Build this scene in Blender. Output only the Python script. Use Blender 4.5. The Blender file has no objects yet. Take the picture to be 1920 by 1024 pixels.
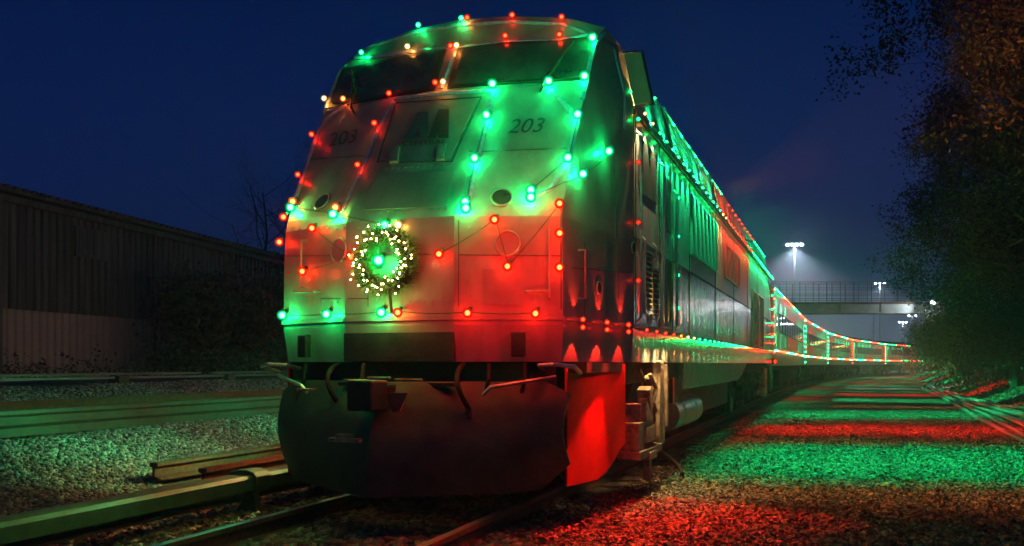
import bpy, bmesh, math, random
import numpy as np
from mathutils import Vector, Matrix, noise
from mathutils.bvhtree import BVHTree
from mathutils.geometry import interpolate_bezier
R = math.radians
random.seed(7); rng = np.random.default_rng(7)
sc = bpy.context.scene
col = sc.collection

# ------------------------------------------------------------------ materials
def mat(name, base=(.5,.5,.5), rough=.5, metal=0., noise_amt=0., scale=8., bump=0., bscale=40., spec=.5, coat=0., stretch=None, dirt=None, coord='Object', rvar=0.):
    m = bpy.data.materials.new(name); m.use_nodes = True
    nt = m.node_tree; N = nt.nodes; L = nt.links
    b = N['Principled BSDF']
    b.inputs['Base Color'].default_value = (*base, 1)
    b.inputs['Roughness'].default_value = rough
    b.inputs['Metallic'].default_value = metal
    b.inputs['Specular IOR Level'].default_value = spec
    b.inputs['Coat Weight'].default_value = coat
    tc = N.new('ShaderNodeTexCoord'); mp = N.new('ShaderNodeMapping')
    L.new(tc.outputs[coord], mp.inputs[0])
    if stretch: mp.inputs['Scale'].default_value = stretch
    if noise_amt > 0 or rvar > 0:
        n = N.new('ShaderNodeTexNoise'); n.inputs['Scale'].default_value = scale; n.inputs['Detail'].default_value = 6; n.inputs['Roughness'].default_value = .65
        L.new(mp.outputs[0], n.inputs['Vector'])
        if noise_amt > 0:
            r = N.new('ShaderNodeValToRGB'); r.color_ramp.elements[0].position = .3; r.color_ramp.elements[1].position = .72
            c0 = tuple(max(0, c*(1-noise_amt)) for c in base); c1 = tuple(min(1, c*(1+noise_amt)) for c in base)
            if dirt: c0 = dirt
            r.color_ramp.elements[0].color = (*c0, 1); r.color_ramp.elements[1].color = (*c1, 1)
            L.new(n.outputs[0], r.inputs[0]); L.new(r.outputs[0], b.inputs['Base Color'])
        if rvar > 0:
            mr = N.new('ShaderNodeMapRange'); mr.inputs[1].default_value = .3; mr.inputs[2].default_value = .7
            mr.inputs[3].default_value = rough; mr.inputs[4].default_value = rough+rvar
            L.new(n.outputs[0], mr.inputs[0]); L.new(mr.outputs[0], b.inputs['Roughness'])
    if bump > 0:
        n2 = N.new('ShaderNodeTexNoise'); n2.inputs['Scale'].default_value = bscale; n2.inputs['Detail'].default_value = 4
        L.new(mp.outputs[0], n2.inputs['Vector'])
        bp = N.new('ShaderNodeBump'); bp.inputs['Strength'].default_value = bump; bp.inputs['Distance'].default_value = .02
        L.new(n2.outputs[0], bp.inputs['Height']); L.new(bp.outputs[0], b.inputs['Normal'])
    return m

def emis(name, c, s, sampling='AUTO'):
    m = bpy.data.materials.new(name); m.use_nodes = True
    nt = m.node_tree; nt.nodes.clear()
    o = nt.nodes.new('ShaderNodeOutputMaterial'); e = nt.nodes.new('ShaderNodeEmission')
    e.inputs[0].default_value = (*c, 1); e.inputs[1].default_value = s
    nt.links.new(e.outputs[0], o.inputs[0]); m.cycles.emission_sampling = sampling
    return m

def shell(name, c, s, alpha=.45):
    m = bpy.data.materials.new(name); m.use_nodes = True
    nt = m.node_tree; nt.nodes.clear()
    o = nt.nodes.new('ShaderNodeOutputMaterial'); e = nt.nodes.new('ShaderNodeEmission')
    t = nt.nodes.new('ShaderNodeBsdfTransparent'); mx = nt.nodes.new('ShaderNodeMixShader')
    t.inputs[0].default_value = (*[min(1, .3+.7*x) for x in c], 1)
    e.inputs[0].default_value = (*c, 1); e.inputs[1].default_value = s
    mx.inputs[0].default_value = alpha
    nt.links.new(t.outputs[0], mx.inputs[1]); nt.links.new(e.outputs[0], mx.inputs[2])
    nt.links.new(mx.outputs[0], o.inputs[0]); m.cycles.emission_sampling = 'NONE'
    return m

CG = (.01, 1., .30); CR = (1., .022, .010); CA = (1., .50, .14); CO = (1., .17, .03); CW = (.75, .87, 1.)
COLS = {'W': (.75,1.,.85), 'G': CG, 'R': CR, 'A': CA, 'O': CO}
CORE = {'G': 330, 'R': 460, 'A': 200, 'O': 220}
M = {}
M['silver'] = mat('silver_paint', (.205,.215,.21), .40, .0, .34, 2.2, .10, 26, coat=.2, stretch=(1.6,1.6,.5), rvar=.25)
M['silver_low'] = mat('brushed_silver_side', (.34,.35,.35), .13, .35, .2, 5., .30, 9, stretch=(1,3.6,.3), rvar=.14)
M['upper_side'] = mat('upper_side_paint', (.24,.26,.26), .26, .05, .25, 5., .16, 7, stretch=(1,3,.35), rvar=.2)
M['stripe'] = mat('dark_blue_band', (.17,.18,.178), .4, 0, .2, 3, .03, 12, coat=.2)
M['redpaint'] = mat('red_valance_paint', (.60,.010,.008), .55, 0, .15, 6, .05, 10, spec=.12)
M['black'] = mat('black_steel', (.022,.024,.024), .42, .2, .5, 7, .12, 22, rvar=.2)
M['plow'] = mat('plow_black_paint', (.045,.055,.04), .36, .1, .5, 4, .1, 9, rvar=.25)
M['under'] = mat('underframe_grime', (.05,.042,.034), .75, .1, .6, 9, .35, 40)
M['beige'] = mat('truck_tan_paint', (.34,.27,.18), .6, .1, .5, 12, .3, 40, dirt=(.09,.06,.035))
M['gasket'] = mat('window_gasket', (.015,.015,.015), .5)
M['glass'] = mat('cab_glass', (.05,.06,.058), .10, 0, .5, 3, .03, 5, spec=.9, rvar=.12)
M['decal'] = mat('dark_lettering', (.03,.045,.05), .5)
M['decal2'] = mat('faded_blue_logo', (.07,.10,.125), .5)
M['seam'] = mat('panel_seam', (.03,.03,.03), .6)
M['steel'] = mat('bright_steel', (.5,.48,.45), .28, .9, .3, 12, .1, 50, rvar=.2)
M['tape'] = mat('clear_cable_tape', (.26,.30,.46), .22, 0, .3, 25, .1, 60, coat=.5)
M['wire'] = mat('green_light_wire', (.02,.07,.035), .5)
M['rubber'] = mat('black_rubber', (.012,.012,.012), .8, bump=.1, spec=.25)
M['rust'] = mat('rusty_steel', (.095,.045,.022), .7, .2, .5, 14, .3, 60, dirt=(.03,.016,.010))
M['railtop'] = mat('worn_rail_head', (.42,.40,.38), .34, .95, .3, 10, .05, 50, stretch=(1,.1,1))
M['cover'] = mat('third_rail_cover', (.04,.085,.04), .6, 0, .35, 6, .1, 30)
M['wood'] = mat('creosoted_timber', (.07,.05,.035), .85, 0, .5, 10, .5, 30, stretch=(.4,3,1))
M['hose'] = mat('cable_sheath', (.17,.165,.15), .42, 0, .4, 10)
M['reflector'] = mat('red_reflector', (.7,.06,.02), .3)
M['roofblk'] = mat('coach_roof_grey', (.09,.095,.1), .5, .2, .3, 3)
M['coach'] = mat('coach_stainless', (.34,.35,.36), .26, .2, .2, 3., .25, 6, stretch=(1,3,.35), rvar=.16)
M['coachwin'] = mat('coach_window_glass', (.012,.015,.02), .08, spec=.8)
M['concrete'] = mat('bridge_concrete', (.33,.34,.33), .8, 0, .3, 2, .2, 20)
M['girder'] = mat('pale_painted_girder', (.42,.45,.44), .6, 0, .25, 1.2, .1, 8)
M['rustdk'] = mat('rusty_girder_edge', (.13,.075,.04), .8, .2, .4, 4)
M['fence'] = mat('galvanised_fence', (.12,.13,.14), .5, .5)
M['mast'] = mat('galvanised_mast', (.35,.36,.37), .5, .4, .15, 2)
M['bark'] = mat('tree_bark', (.055,.04,.03), .9, 0, .4, 6, .5, 30)
M['twig'] = mat('bare_twig', (.11,.09,.08), .9)
def leafmat(name, c0, c1, c2):
    m = bpy.data.materials.new(name); m.use_nodes = True
    N = m.node_tree.nodes; L = m.node_tree.links; b = N['Principled BSDF']
    g = N.new('ShaderNodeNewGeometry'); r = N.new('ShaderNodeValToRGB')
    r.color_ramp.elements[0].color = (*c0,1); r.color_ramp.elements[1].color = (*c2,1)
    e = r.color_ramp.elements.new(.5); e.color = (*c1,1)
    L.new(g.outputs['Random Per Island'], r.inputs[0]); L.new(r.outputs[0], b.inputs['Base Color'])
    b.inputs['Roughness'].default_value = .6
    return m
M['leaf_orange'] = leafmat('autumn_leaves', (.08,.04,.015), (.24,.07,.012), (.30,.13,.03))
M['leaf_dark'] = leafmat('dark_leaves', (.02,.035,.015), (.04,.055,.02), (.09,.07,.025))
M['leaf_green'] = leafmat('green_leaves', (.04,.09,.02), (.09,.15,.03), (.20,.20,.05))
M['litter'] = leafmat('fallen_leaves', (.06,.03,.012), (.22,.11,.035), (.36,.24,.09))
M['stone'] = leafmat('ballast_stone', (.06,.057,.05), (.15,.145,.13), (.30,.29,.26))
M['stone_brown'] = leafmat('stained_stone', (.05,.04,.028), (.13,.105,.075), (.27,.22,.16))
M['needle'] = leafmat('wreath_needles', (.03,.10,.03), (.06,.17,.05), (.10,.24,.07))

def groundmat():
    m = bpy.data.materials.new('gravel_and_soil'); m.use_nodes = True
    N = m.node_tree.nodes; L = m.node_tree.links; b = N['Principled BSDF']
    b.inputs['Roughness'].default_value = .9
    tc = N.new('ShaderNodeTexCoord')
    v = N.new('ShaderNodeTexVoronoi'); v.inputs['Scale'].default_value = 17; L.new(tc.outputs['Object'], v.inputs['Vector'])
    n = N.new('ShaderNodeTexNoise'); n.inputs['Scale'].default_value = .6; n.inputs['Detail'].default_value = 8; L.new(tc.outputs['Object'], n.inputs['Vector'])
    r = N.new('ShaderNodeValToRGB'); L.new(n.outputs[0], r.inputs[0])
    r.color_ramp.elements[0].position = .35; r.color_ramp.elements[0].color = (.055,.042,.028,1)
    r.color_ramp.elements[1].position = .65; r.color_ramp.elements[1].color = (.17,.15,.12,1)
    sp = N.new('ShaderNodeSeparateColor'); L.new(v.outputs['Color'], sp.inputs[0])
    mr = N.new('ShaderNodeMapRange'); L.new(sp.outputs[0], mr.inputs[0]); mr.inputs[3].default_value = .45; mr.inputs[4].default_value = 1.5
    mx = N.new('ShaderNodeVectorMath'); mx.operation = 'SCALE'; L.new(r.outputs[0], mx.inputs[0]); L.new(mr.outputs[0], mx.inputs['Scale'])
    L.new(mx.outputs[0], b.inputs['Base Color'])
    bp = N.new('ShaderNodeBump'); bp.inputs['Strength'].default_value = .9; bp.inputs['Distance'].default_value = .04
    L.new(v.outputs['Distance'], bp.inputs['Height']); L.new(bp.outputs[0], b.inputs['Normal'])
    return m
M['ground'] = groundmat()

def shedmat():
    # vertical corrugated sheet with run-down streaks
    m = mat('weathered_corrugated_sheet', (.13,.13,.10), .45, .15, .6, 1.6, 0, 1, stretch=(1,5,.25), dirt=(.03,.032,.024), rvar=.25)
    return m
M['shed'] = shedmat()
M['shed_pale'] = mat('pale_lower_sheet', (.42,.33,.26), .7, 0, .12, 2.)
M['blk_lamp'] = mat('lamp_housing', (.2,.2,.2), .5)
M['lamp'] = emis('lamp_lens', CW, 300)
M['flood'] = emis('flood_lens', (.85,.93,1), 150)

# ------------------------------------------------------------------ mesh builder
class MB:
    def __init__(s): s.v=[]; s.f=[]; s.m=[]
    def add(s, vs, fs, mi=0):
        o=len(s.v); s.v += [tuple(v) for v in vs]; s.f += [tuple(i+o for i in f) for f in fs]; s.m += [mi]*len(fs)
        return s
    def box(s, x0,x1,y0,y1,z0,z1, mi=0, rz=0., c=None, rx=0., ry=0.):
        vs=[Vector((x,y,z)) for x in (x0,x1) for y in (y0,y1) for z in (z0,z1)]
        if rz or rx or ry:
            c = Vector(c) if c else Vector(((x0+x1)/2,(y0+y1)/2,(z0+z1)/2))
            mt = Matrix.Rotation(rz,3,'Z')@Matrix.Rotation(ry,3,'Y')@Matrix.Rotation(rx,3,'X')
            vs=[c+mt@(v-c) for v in vs]
        return s.add(vs, [(0,1,3,2),(4,6,7,5),(0,4,5,1),(2,3,7,6),(0,2,6,4),(1,5,7,3)], mi)
    def tube(s, path, r, n=8, mi=0, cap=True):
        P=[Vector(p) for p in path]; rs = r if isinstance(r,(list,tuple)) else [r]*len(P)
        o=len(s.v); up=None
        for i,p in enumerate(P):
            d=(P[min(i+1,len(P)-1)]-P[max(i-1,0)])
            if d.length<1e-9: d=Vector((0,0,1))
            d.normalize()
            if up is None: up = d.orthogonal().normalized()
            else:
                up = up - d*up.dot(d)
                if up.length<1e-6: up=d.orthogonal()
                up.normalize()
            w=d.cross(up)
            for k in range(n):
                a=2*math.pi*k/n; s.v.append(tuple(p+rs[i]*(math.cos(a)*up+math.sin(a)*w)))
        fs=[]
        for i in range(len(P)-1):
            for k in range(n):
                a=o+i*n+k; b=o+i*n+(k+1)%n
                fs.append((a,b,b+n,a+n))
        if cap: fs += [tuple(o+k for k in range(n-1,-1,-1)), tuple(o+(len(P)-1)*n+k for k in range(n))]
        s.f+=fs; s.m+=[mi]*len(fs); return s
    def sweep(s, path, prof, mi=0, closed=True, mifn=None):
        # prof: list of (side, up) offsets; path in plan, side = right of travel
        P=[Vector(p) for p in path]; o=len(s.v); n=len(prof)
        for i,p in enumerate(P):
            d=(P[min(i+1,len(P)-1)]-P[max(i-1,0)]); d.z=0; d.normalize()
            rt=Vector((d.y,-d.x,0))
            for a,b in prof: s.v.append(tuple(p+rt*a+Vector((0,0,b))))
        for i in range(len(P)-1):
            for k in range(n if closed else n-1):
                a=o+i*n+k; b=o+i*n+(k+1)%n
                s.f.append((a,b,b+n,a+n)); s.m.append(mifn(k) if mifn else mi)
        if closed:
            s.f.append(tuple(o+k for k in range(n-1,-1,-1))); s.m.append(mi)
            s.f.append(tuple(o+(len(P)-1)*n+k for k in range(n))); s.m.append(mi)
        return s
    def ico(s, c, r, sub=1, mi=0, sq=(1,1,1)):
        bm=bmesh.new(); bmesh.ops.create_icosphere(bm, subdivisions=sub, radius=r)
        s.add([(c[0]+v.co.x*sq[0], c[1]+v.co.y*sq[1], c[2]+v.co.z*sq[2]) for v in bm.verts], [[v.index for v in f.verts] for f in bm.faces], mi)
        bm.free(); return s
    def build(s, name, mats, parent=None, smooth=False, loc=None, bevel=0.):
        me=bpy.data.meshes.new(name)
        org=Vector((0,0,0))
        p=parent
        while p: org += p.location; p=p.parent
        if loc is not None: org = org + (Vector(loc)-org)
        me.from_pydata([tuple(Vector(v)-org) for v in s.v], [], s.f)
        ms = mats if isinstance(mats,(list,tuple)) else [mats]
        for m in ms: me.materials.append(m)
        if len(ms)>1: me.polygons.foreach_set('material_index', s.m)
        me.update()
        if s.f and not smooth:
            pass
        o=bpy.data.objects.new(name, me); col.objects.link(o); o.parent=parent
        if loc is not None: o.location = Vector(loc) - (Vector((0,0,0)) if not parent else parent.matrix_basis.translation)
        bm=bmesh.new(); bm.from_mesh(me); bmesh.ops.recalc_face_normals(bm, faces=bm.faces); bm.to_mesh(me); bm.free()
        if smooth: me.polygons.foreach_set('use_smooth',[True]*len(me.polygons)); me.set_sharp_from_angle(angle=R(40))
        if bevel>0:
            b=o.modifiers.new('bevel','BEVEL'); b.width=bevel; b.segments=2; b.limit_method='ANGLE'; b.angle_limit=R(35)
        return o

def tag(o, label=None, cat=None, group=None, kind=None):
    if label: o['label']=label
    if cat: o['category']=cat
    if group: o['group']=group
    if kind: o['kind']=kind
    return o
def thing(name, loc, label, cat, group=None):
    o=bpy.data.objects.new(name,None); col.objects.link(o); o.location=loc; o.empty_display_size=.3
    return tag(o,label,cat,group)
def copy_tree(o, parent=None):
    c=o.copy(); col.objects.link(c); c.parent=parent
    for ch in o.children: copy_tree(ch,c)
    return c

# ------------------------------------------------------------------ camera
TH=R(20.); FPX=1687.; CAMZ=1.2
cd=bpy.data.cameras.new('camera'); cam=bpy.data.objects.new('camera',cd); col.objects.link(cam)
cam.location=(0,0,CAMZ); cam.rotation_euler=(R(90),0,TH)
cd.sensor_width=36; cd.lens=36*FPX/1920; cd.shift_y=(683-512)/1920; cd.clip_end=6000; cd.clip_start=.05
sc.camera=cam
FWD=Vector((-math.sin(TH),math.cos(TH),0)); RGT=Vector((math.cos(TH),math.sin(TH),0))
def ray(x,y): return (FWD + RGT*((x-960)/FPX) + Vector((0,0,1))*((683-y)/FPX)).normalized()
CAM=Vector((0,0,CAMZ))

CX=-3.425      # loco centre line
G=-.17         # ballast level (rail head = 0)

# ------------------------------------------------------------------ train path (centre line)
def path_pt(s):
    """centre line of the track: straight to Y=34 then bending right"""
    if s<=34: return Vector((CX,s,0)), Vector((0,1,0))
    # integrate heading
    x,y,h=CX,34.,0.; st=.5; t=34.
    while t<s:
        d=min(st,s-t)
        k = .0016 if t<75 else (.0042 if t<112 else .0052)
        h+=k*d; x+=math.sin(h)*d; y+=math.cos(h)*d; t+=d
    return Vector((x,y,0)), Vector((math.sin(h),math.cos(h),0))
PATH=[path_pt(s)[0] for s in ([-6,0,10,20,30,34]+list(range(38,190,4)))]

# ------------------------------------------------------------------ terrain
def gz(x,y):
    """ground height: flat ballast, banks at either side"""
    def ss(a,b,v):
        t=min(1,max(0,(v-a)/(b-a))); return t*t*(3-2*t)
    z=G
    z+=.50*ss(-6.6,-9.1,x) if False else 0
    if x<-6.6: z+=.50*ss(0,1,( -6.6-x)/2.2)
    if x<-9.4: z+=.55*ss(0,1,(-9.4-x)/3.0)
    px=3.2+.018*max(0,y-15)
    if x>px+1.2 and y>0: z+=.62*ss(0,1,(x-px-1.2)/2.0)*(1-ss(95,125,y))
    return z
def gzn(x,y):
    z=gz(x,y)
    if -30<x<20 and -5<y<120:
        z+=.03*noise.noise(Vector((x*.7,y*.7,0)))+.012*noise.noise(Vector((x*3,y*3,2)))
    if x<-5.5 : z+=.05*noise.noise(Vector((x*.4,y*.4,7)))
    return z
xs=np.unique(np.concatenate([[-3000,-1200,-500,-200,-100,-60,-40],np.arange(-30,-14,.8),np.arange(-14,9,.22),np.arange(9,20,1.),[25,40,70,120,250,600,1500,3000]]))
ys=np.unique(np.concatenate([[-800,-200,-50,-15],np.arange(-6,3,1.),np.arange(3,32,.25),np.arange(32,130,1.5),[140,160,200,260,400,700,1200,2500,5000]]))
vs=[(float(x),float(y),gzn(float(x),float(y))) for y in ys for x in xs]
nx=len(xs); fs=[(j*nx+i,j*nx+i+1,(j+1)*nx+i+1,(j+1)*nx+i) for j in range(len(ys)-1) for i in range(nx-1)]
g=MB(); g.add(vs,fs); go=g.build('ground',M['ground'],smooth=True); tag(go,kind='structure')

# loose stones / leaves
def scatter_stones(name, pts, smin, smax, m, label, cat, flat=.7):
    n=len(pts); base=np.array([(x,y,z) for x in (-1,1) for y in (-1,1) for z in (-1,1)],float)*.5
    V=np.repeat(base[None],n,0)+rng.uniform(-.22,.22,(n,8,3))
    s=(smin+(smax-smin)*rng.random(n)**2)[:,None,None]*np.array([1,.8,flat])[None,None]
    V=V*s
    a=rng.uniform(0,6.28,n); b=rng.uniform(-.7,.7,n); ca,sa,cb,sb=np.cos(a),np.sin(a),np.cos(b),np.sin(b)
    x,y,z=V[...,0],V[...,1],V[...,2]
    y2=y*cb[:,None]-z*sb[:,None]; z2=y*sb[:,None]+z*cb[:,None]
    X=x*ca[:,None]-y2*sa[:,None]; Y=x*sa[:,None]+y2*ca[:,None]
    W=np.stack([X,Y,z2],-1)+pts[:,None,:]
    F=np.array([(0,1,3,2),(4,6,7,5),(0,4,5,1),(2,3,7,6),(0,2,6,4),(1,5,7,3)])
    F=(F[None]+8*np.arange(n)[:,None,None]).reshape(-1,4)
    me=bpy.data.meshes.new(name); me.vertices.add(n*8); me.vertices.foreach_set('co',W.reshape(-1).astype(np.float32))
    me.loops.add(len(F)*4); me.loops.foreach_set('vertex_index',F.reshape(-1).astype(np.int32))
    me.polygons.add(len(F)); me.polygons.foreach_set('loop_start',np.arange(0,len(F)*4,4,dtype=np.int32)); me.polygons.foreach_set('loop_total',np.full(len(F),4,np.int32))
    me.materials.append(m); me.update(calc_edges=True); me.validate()
    o=bpy.data.objects.new(name,me); col.objects.link(o); return tag(o,label,cat,kind='stuff')
def quads_mesh(name, P, N, S, m, parent=None, curl=.3):
    """little bent leaves: 2 quads folded along the mid-rib; P centres, N directions, S sizes"""
    n=len(P)
    U=rng.normal(size=(n,3)); U-= (U*N).sum(1,keepdims=True)*N; U/=np.linalg.norm(U,axis=1,keepdims=True)+1e-9
    W=np.cross(N,U); S=S[:,None]
    a=P-U*S; b=P+U*S
    c=P+W*S*.55+N*S*curl; d=P-W*S*.55+N*S*curl
    V=np.stack([a,c,b,d],1).reshape(-1,3)
    F=(np.array([[0,1,2],[0,2,3]])[None]+4*np.arange(n)[:,None,None]).reshape(-1,3)
    me=bpy.data.meshes.new(name); me.vertices.add(len(V)); me.vertices.foreach_set('co',V.reshape(-1).astype(np.float32))
    me.loops.add(len(F)*3); me.loops.foreach_set('vertex_index',F.reshape(-1).astype(np.int32))
    me.polygons.add(len(F)); me.polygons.foreach_set('loop_start',np.arange(0,len(F)*3,3,dtype=np.int32)); me.polygons.foreach_set('loop_total',np.full(len(F),3,np.int32))
    me.materials.append(m); me.update(calc_edges=True)
    o=bpy.data.objects.new(name,me); col.objects.link(o); o.parent=parent
    return o
def visible(x,y):
    d=FWD.x*x+FWD.y*y
    if d<1.5: return False
    px=960+FPX*(RGT.x*x+RGT.y*y)/d
    return -80<px<2000 and d>4.0
def pts_area(x0,x1,y0,y1,dens0,fall,zoff):
    out=[]; n=int((x1-x0)*(y1-y0)*dens0)
    X=rng.uniform(x0,x1,n); Y=rng.uniform(y0,y1,n); K=rng.random(n)
    for x,y,k in zip(X,Y,K):
        d=FWD.x*x+FWD.y*y
        if not visible(x,y): continue
        if d>fall and k>(fall/d)**1.6: continue
        out.append((x,y,gzn(x,y)+zoff))
    return np.array(out)
p=pts_area(-2.3,4.8,3.5,32,900,8,.006)
scatter_stones('gravel',p,.011,.038,M['stone_brown'],'crushed brown gravel covering the path beside the train','gravel')
p=pts_area(-12,-5.3,5.5,30,760,12,.006)
scatter_stones('ballast',p,.022,.062,M['stone'],'coarse pale ballast stones heaped left of the train','ballast')
p=pts_area(-5.5,-2.2,3.5,9,520,8,.01)
scatter_stones('track_ballast',p,.025,.07,M['stone_brown'],'dark ballast between and beside the rails','ballast')
def litter(name,x0,x1,y0,y1,dens,fall,s0,s1,label):
    P=pts_area(x0,x1,y0,y1,dens,fall,.03)
    N=rng.normal(size=P.shape)*.45+np.array([0,0,1.]); N/=np.linalg.norm(N,axis=1,keepdims=True)
    o=quads_mesh(name,P,N,rng.uniform(s0,s1,len(P)),M['litter'],curl=.35); tag(o,label,'leaves',kind='stuff')
litter('leaf_litter',-2.2,4.6,3.6,26,190,8,.012,.04,'dry autumn leaves strewn over the gravel path')
litter('leaf_litter',-6.6,-4.3,4.0,14,330,8,.02,.05,'orange brown leaves lying along the track and raised rail')
litter('leaf_litter',4.5,12,20,60,40,30,.04,.09,'brown leaves on the bank below the trees')

# ------------------------------------------------------------------ tracks
RAILP=[(-.035,0),(-.037,-.035),(-.009,-.05),(-.009,-.13),(-.07,-.15),(-.07,-.165),(.07,-.165),(.07,-.15),(.009,-.13),(.009,-.05),(.037,-.035),(.035,0)]
tr=thing('railway_track',(CX,0,G),'railway track carrying the decorated train, with steel rails on timber sleepers','track')
for sx in (-.83,.83):
    prof=[(a+sx,b) for a,b in RAILP]
    MB().sweep(PATH,prof,mifn=lambda k: 1 if k in (11,) else 0).build('rail',[M['rust'],M['railtop']],tr)
for i in range(46):
    y=3.2+i*.56
    MB().box(CX-1.3,CX+1.3,y-.11,y+.11,G-.12,G+.012+.006*random.random(),rz=random.uniform(-.01,.01)).build('sleeper',M['wood'],tr)

t3=thing('third_rail',(-5.1,5,G),'green covered third rail on a bracket left of the locomotive','third rail')
MB().sweep([(-5.1,y,.12) for y in (-2,4,8,14,24,34)],[(-.13,.0),(-.13,.045),(-.10,.075),(.10,.075),(.13,.045),(.13,-.06),(.115,-.06),(.11,.0)]).build('cover',M['cover'],t3,smooth=False)
MB().sweep([(-5.1,y,.09) for y in (-2,4,8,14,24,34)],[(-.04,.02),(.04,.02),(.04,-.01),(.012,-.03),(.012,-.09),(.05,-.10),(.05,-.12),(-.05,-.12),(-.05,-.10),(-.012,-.09),(-.012,-.03),(-.04,-.01)]).build('rail',M['rust'],t3)
def bracket(y):
    b=MB()
    b.add([(-5.18,y-.03,.06),(-5.0,y-.03,.06),(-4.98,y-.03,-.1),(-4.9,y-.03,-.21),(-5.25,y-.03,-.21),(-5.12,y-.03,-.05),
           (-5.18,y+.05,.06),(-5.0,y+.05,.06),(-4.98,y+.05,-.1),(-4.9,y+.05,-.21),(-5.25,y+.05,-.21),(-5.12,y+.05,-.05)],
          [(0,1,2,3,4,5),(6,11,10,9,8,7)]+[(i,(i+1)%6,(i+1)%6+6,i+6) for i in range(6)])
    b.build('bracket',M['cover'],t3)
    h=MB(); pr=[(-.155,-.05),(-.155,.06),(-.12,.10),(-.05,.118),(.05,.118),(.12,.10),(.155,.06),(.155,-.08),(.132,-.08),(.132,.05),(-.132,.05),(-.132,-.05)]
    h.sweep([(-5.1,y-.06,.12),(-5.1,y+.16,.12)],pr); h.build('bracket_hood',M['cover'],t3,bevel=.006)
for y in (6.9,9.9,12.9,16): bracket(y)

for (x,y0,y1,lb) in ((-7.0,7.85,21,'rusty spare rail lying on the ballast, farther of the pair'),(-6.15,7.6,20,'rusty spare rail with leaves on it, nearer of the pair')):
    pr=[(a*1.5,b*1.15) for a,b in RAILP]
    o=MB().sweep([(x,y0,.13),(x+.02,y1,.13)],pr).build('spare_rail',M['rust'])
    o.data.transform(Matrix.Translation((-x,-y0,-.0))); o.location=(x,y0,0)
    tag(o,lb,'rail','spare rails beside the track')
o=MB().box(-6.9,-6.75,6.2,9.0,G-.01,G+.05,rz=.12).build('timber_plank',M['wood']); tag(o,'dark timber plank half buried in ballast before the spare rails','plank')
# second track on the raised bed
M['rust_dark']=mat('dark_rusty_rail',(.05,.026,.014),.65,.2,.5,8,.2,40,dirt=(.02,.012,.008))
t2=thing('second_track',(-9,15,.3),'raised neighbouring track with a thick rusty rail beam at the top of the ballast slope','track')
pp=[(-9.0,y,.665+.002*y*0) for y in (2,10,20,30,45)]
MB().sweep(pp,[(-.05,0),(.05,0),(.055,-.05),(.03,-.075),(.03,-.17),(.12,-.20),(.12,-.30),(-.12,-.30),(-.12,-.20),(-.03,-.17),(-.03,-.075),(-.055,-.05)]).build('rail',M['rust_dark'],t2)
MB().sweep([(-10.45,y,.70) for y in (2,45)],[(-.05,0),(.05,0),(.02,-.1),(.08,-.25),(-.08,-.25),(-.02,-.1)]).build('rail',M['rust'],t2)
t4=thing('far_third_rail',(-12,15,.4),'pair of thin pale rails on dark posts in front of the long shed','third rail')
for (x,z) in ((-12.0,.985),(-12.6,1.04)):
    for a,b in ((4,15.5),(15.8,21.8),(22.1,45)):
        MB().sweep([(x,a,z),(x,b,z)],[(-.03,0),(.03,0),(.03,-.045),(-.03,-.045)]).build('rail',M['fence'],t4)
for y in (9.6,12.6,15.6,18.9,22.,25.5,29):
    MB().box(-12.12,-11.88,y-.12,y+.12,.5,.99).build('post',M['under'],t4)

# ------------------------------------------------------------------ shed at left
sh=thing('long_shed',(-18,15.3,.8),'long corrugated metal shed with pale lower wall and dark upper wall','shed')
def wallsheet(z0,z1,y0,y1,x,m,name,pitch=.26,amp=.06):
    b=MB(); n=int((y1-y0)/pitch)
    pts=[]
    for i in range(n):
        y=y0+i*pitch; pts+=[(x,y),(x,y+pitch*.62),(x-amp,y+pitch*.72),(x-amp,y+pitch*.9)]
    vs=[(a,b_,z0) for a,b_ in pts]+[(a,b_,z1) for a,b_ in pts]; k=len(pts)
    b.add(vs,[(i,i+1,k+i+1,k+i) for i in range(k-1)]); return b.build(name,m,sh)
wallsheet(2.48,5.12,6,40,-18.0,M['shed'],'upper_wall')
wallsheet(.6,2.50,6,40,-18.06,M['shed_pale'],'lower_wall')
b=MB(); b.add([(-17.7,6,5.12),(-17.7,40,5.12),(-30,40,6.0),(-30,6,6.0),(-17.7,6,5.24),(-17.7,40,5.24),(-30,40,6.12),(-30,6,6.12)],[(0,1,2,3),(4,7,6,5),(0,4,5,1),(1,5,6,2),(2,6,7,3),(3,7,4,0)])
for i in range(120):
    y=6.1+i*.28; b.box(-17.72,-17.62,y,y+.16,5.19,5.255)
b.build('roof',M['shed'],sh)
MB().box(-17.98,-17.86,6,40,4.93,5.08).build('gutter',M['shed'],sh)
MB().box(-30,-18.1,39.9,40.05,.5,5.1).build('end_wall',M['shed'],sh)
wf=MB().box(-17.97,-17.9,17.7,18.9,3.95,4.72).build('window',M['shed'],sh)
MB().box(-17.905,-17.885,17.78,18.28,4.02,4.65).box(-17.905,-17.885,18.33,18.82,4.02,4.65).build('pane',M['shed'],wf)
aw=MB(); aw.add([(-17.95,23.8,4.15),(-17.95,25.4,4.15),(-16.9,25.4,3.78),(-16.9,23.8,3.78),(-17.95,23.8,4.09),(-17.95,25.4,4.09),(-16.9,25.4,3.72),(-16.9,23.8,3.72)],[(0,1,2,3),(4,7,6,5),(0,3,7,4),(1,5,6,2),(2,6,7,3),(0,4,5,1)])
aw.tube([(-17.95,23.9,3.4),(-16.95,23.9,3.75)],.02); aw.tube([(-17.95,25.3,3.4),(-16.95,25.3,3.75)],.02)
aw.build('awning',M['shed'],sh)
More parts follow.
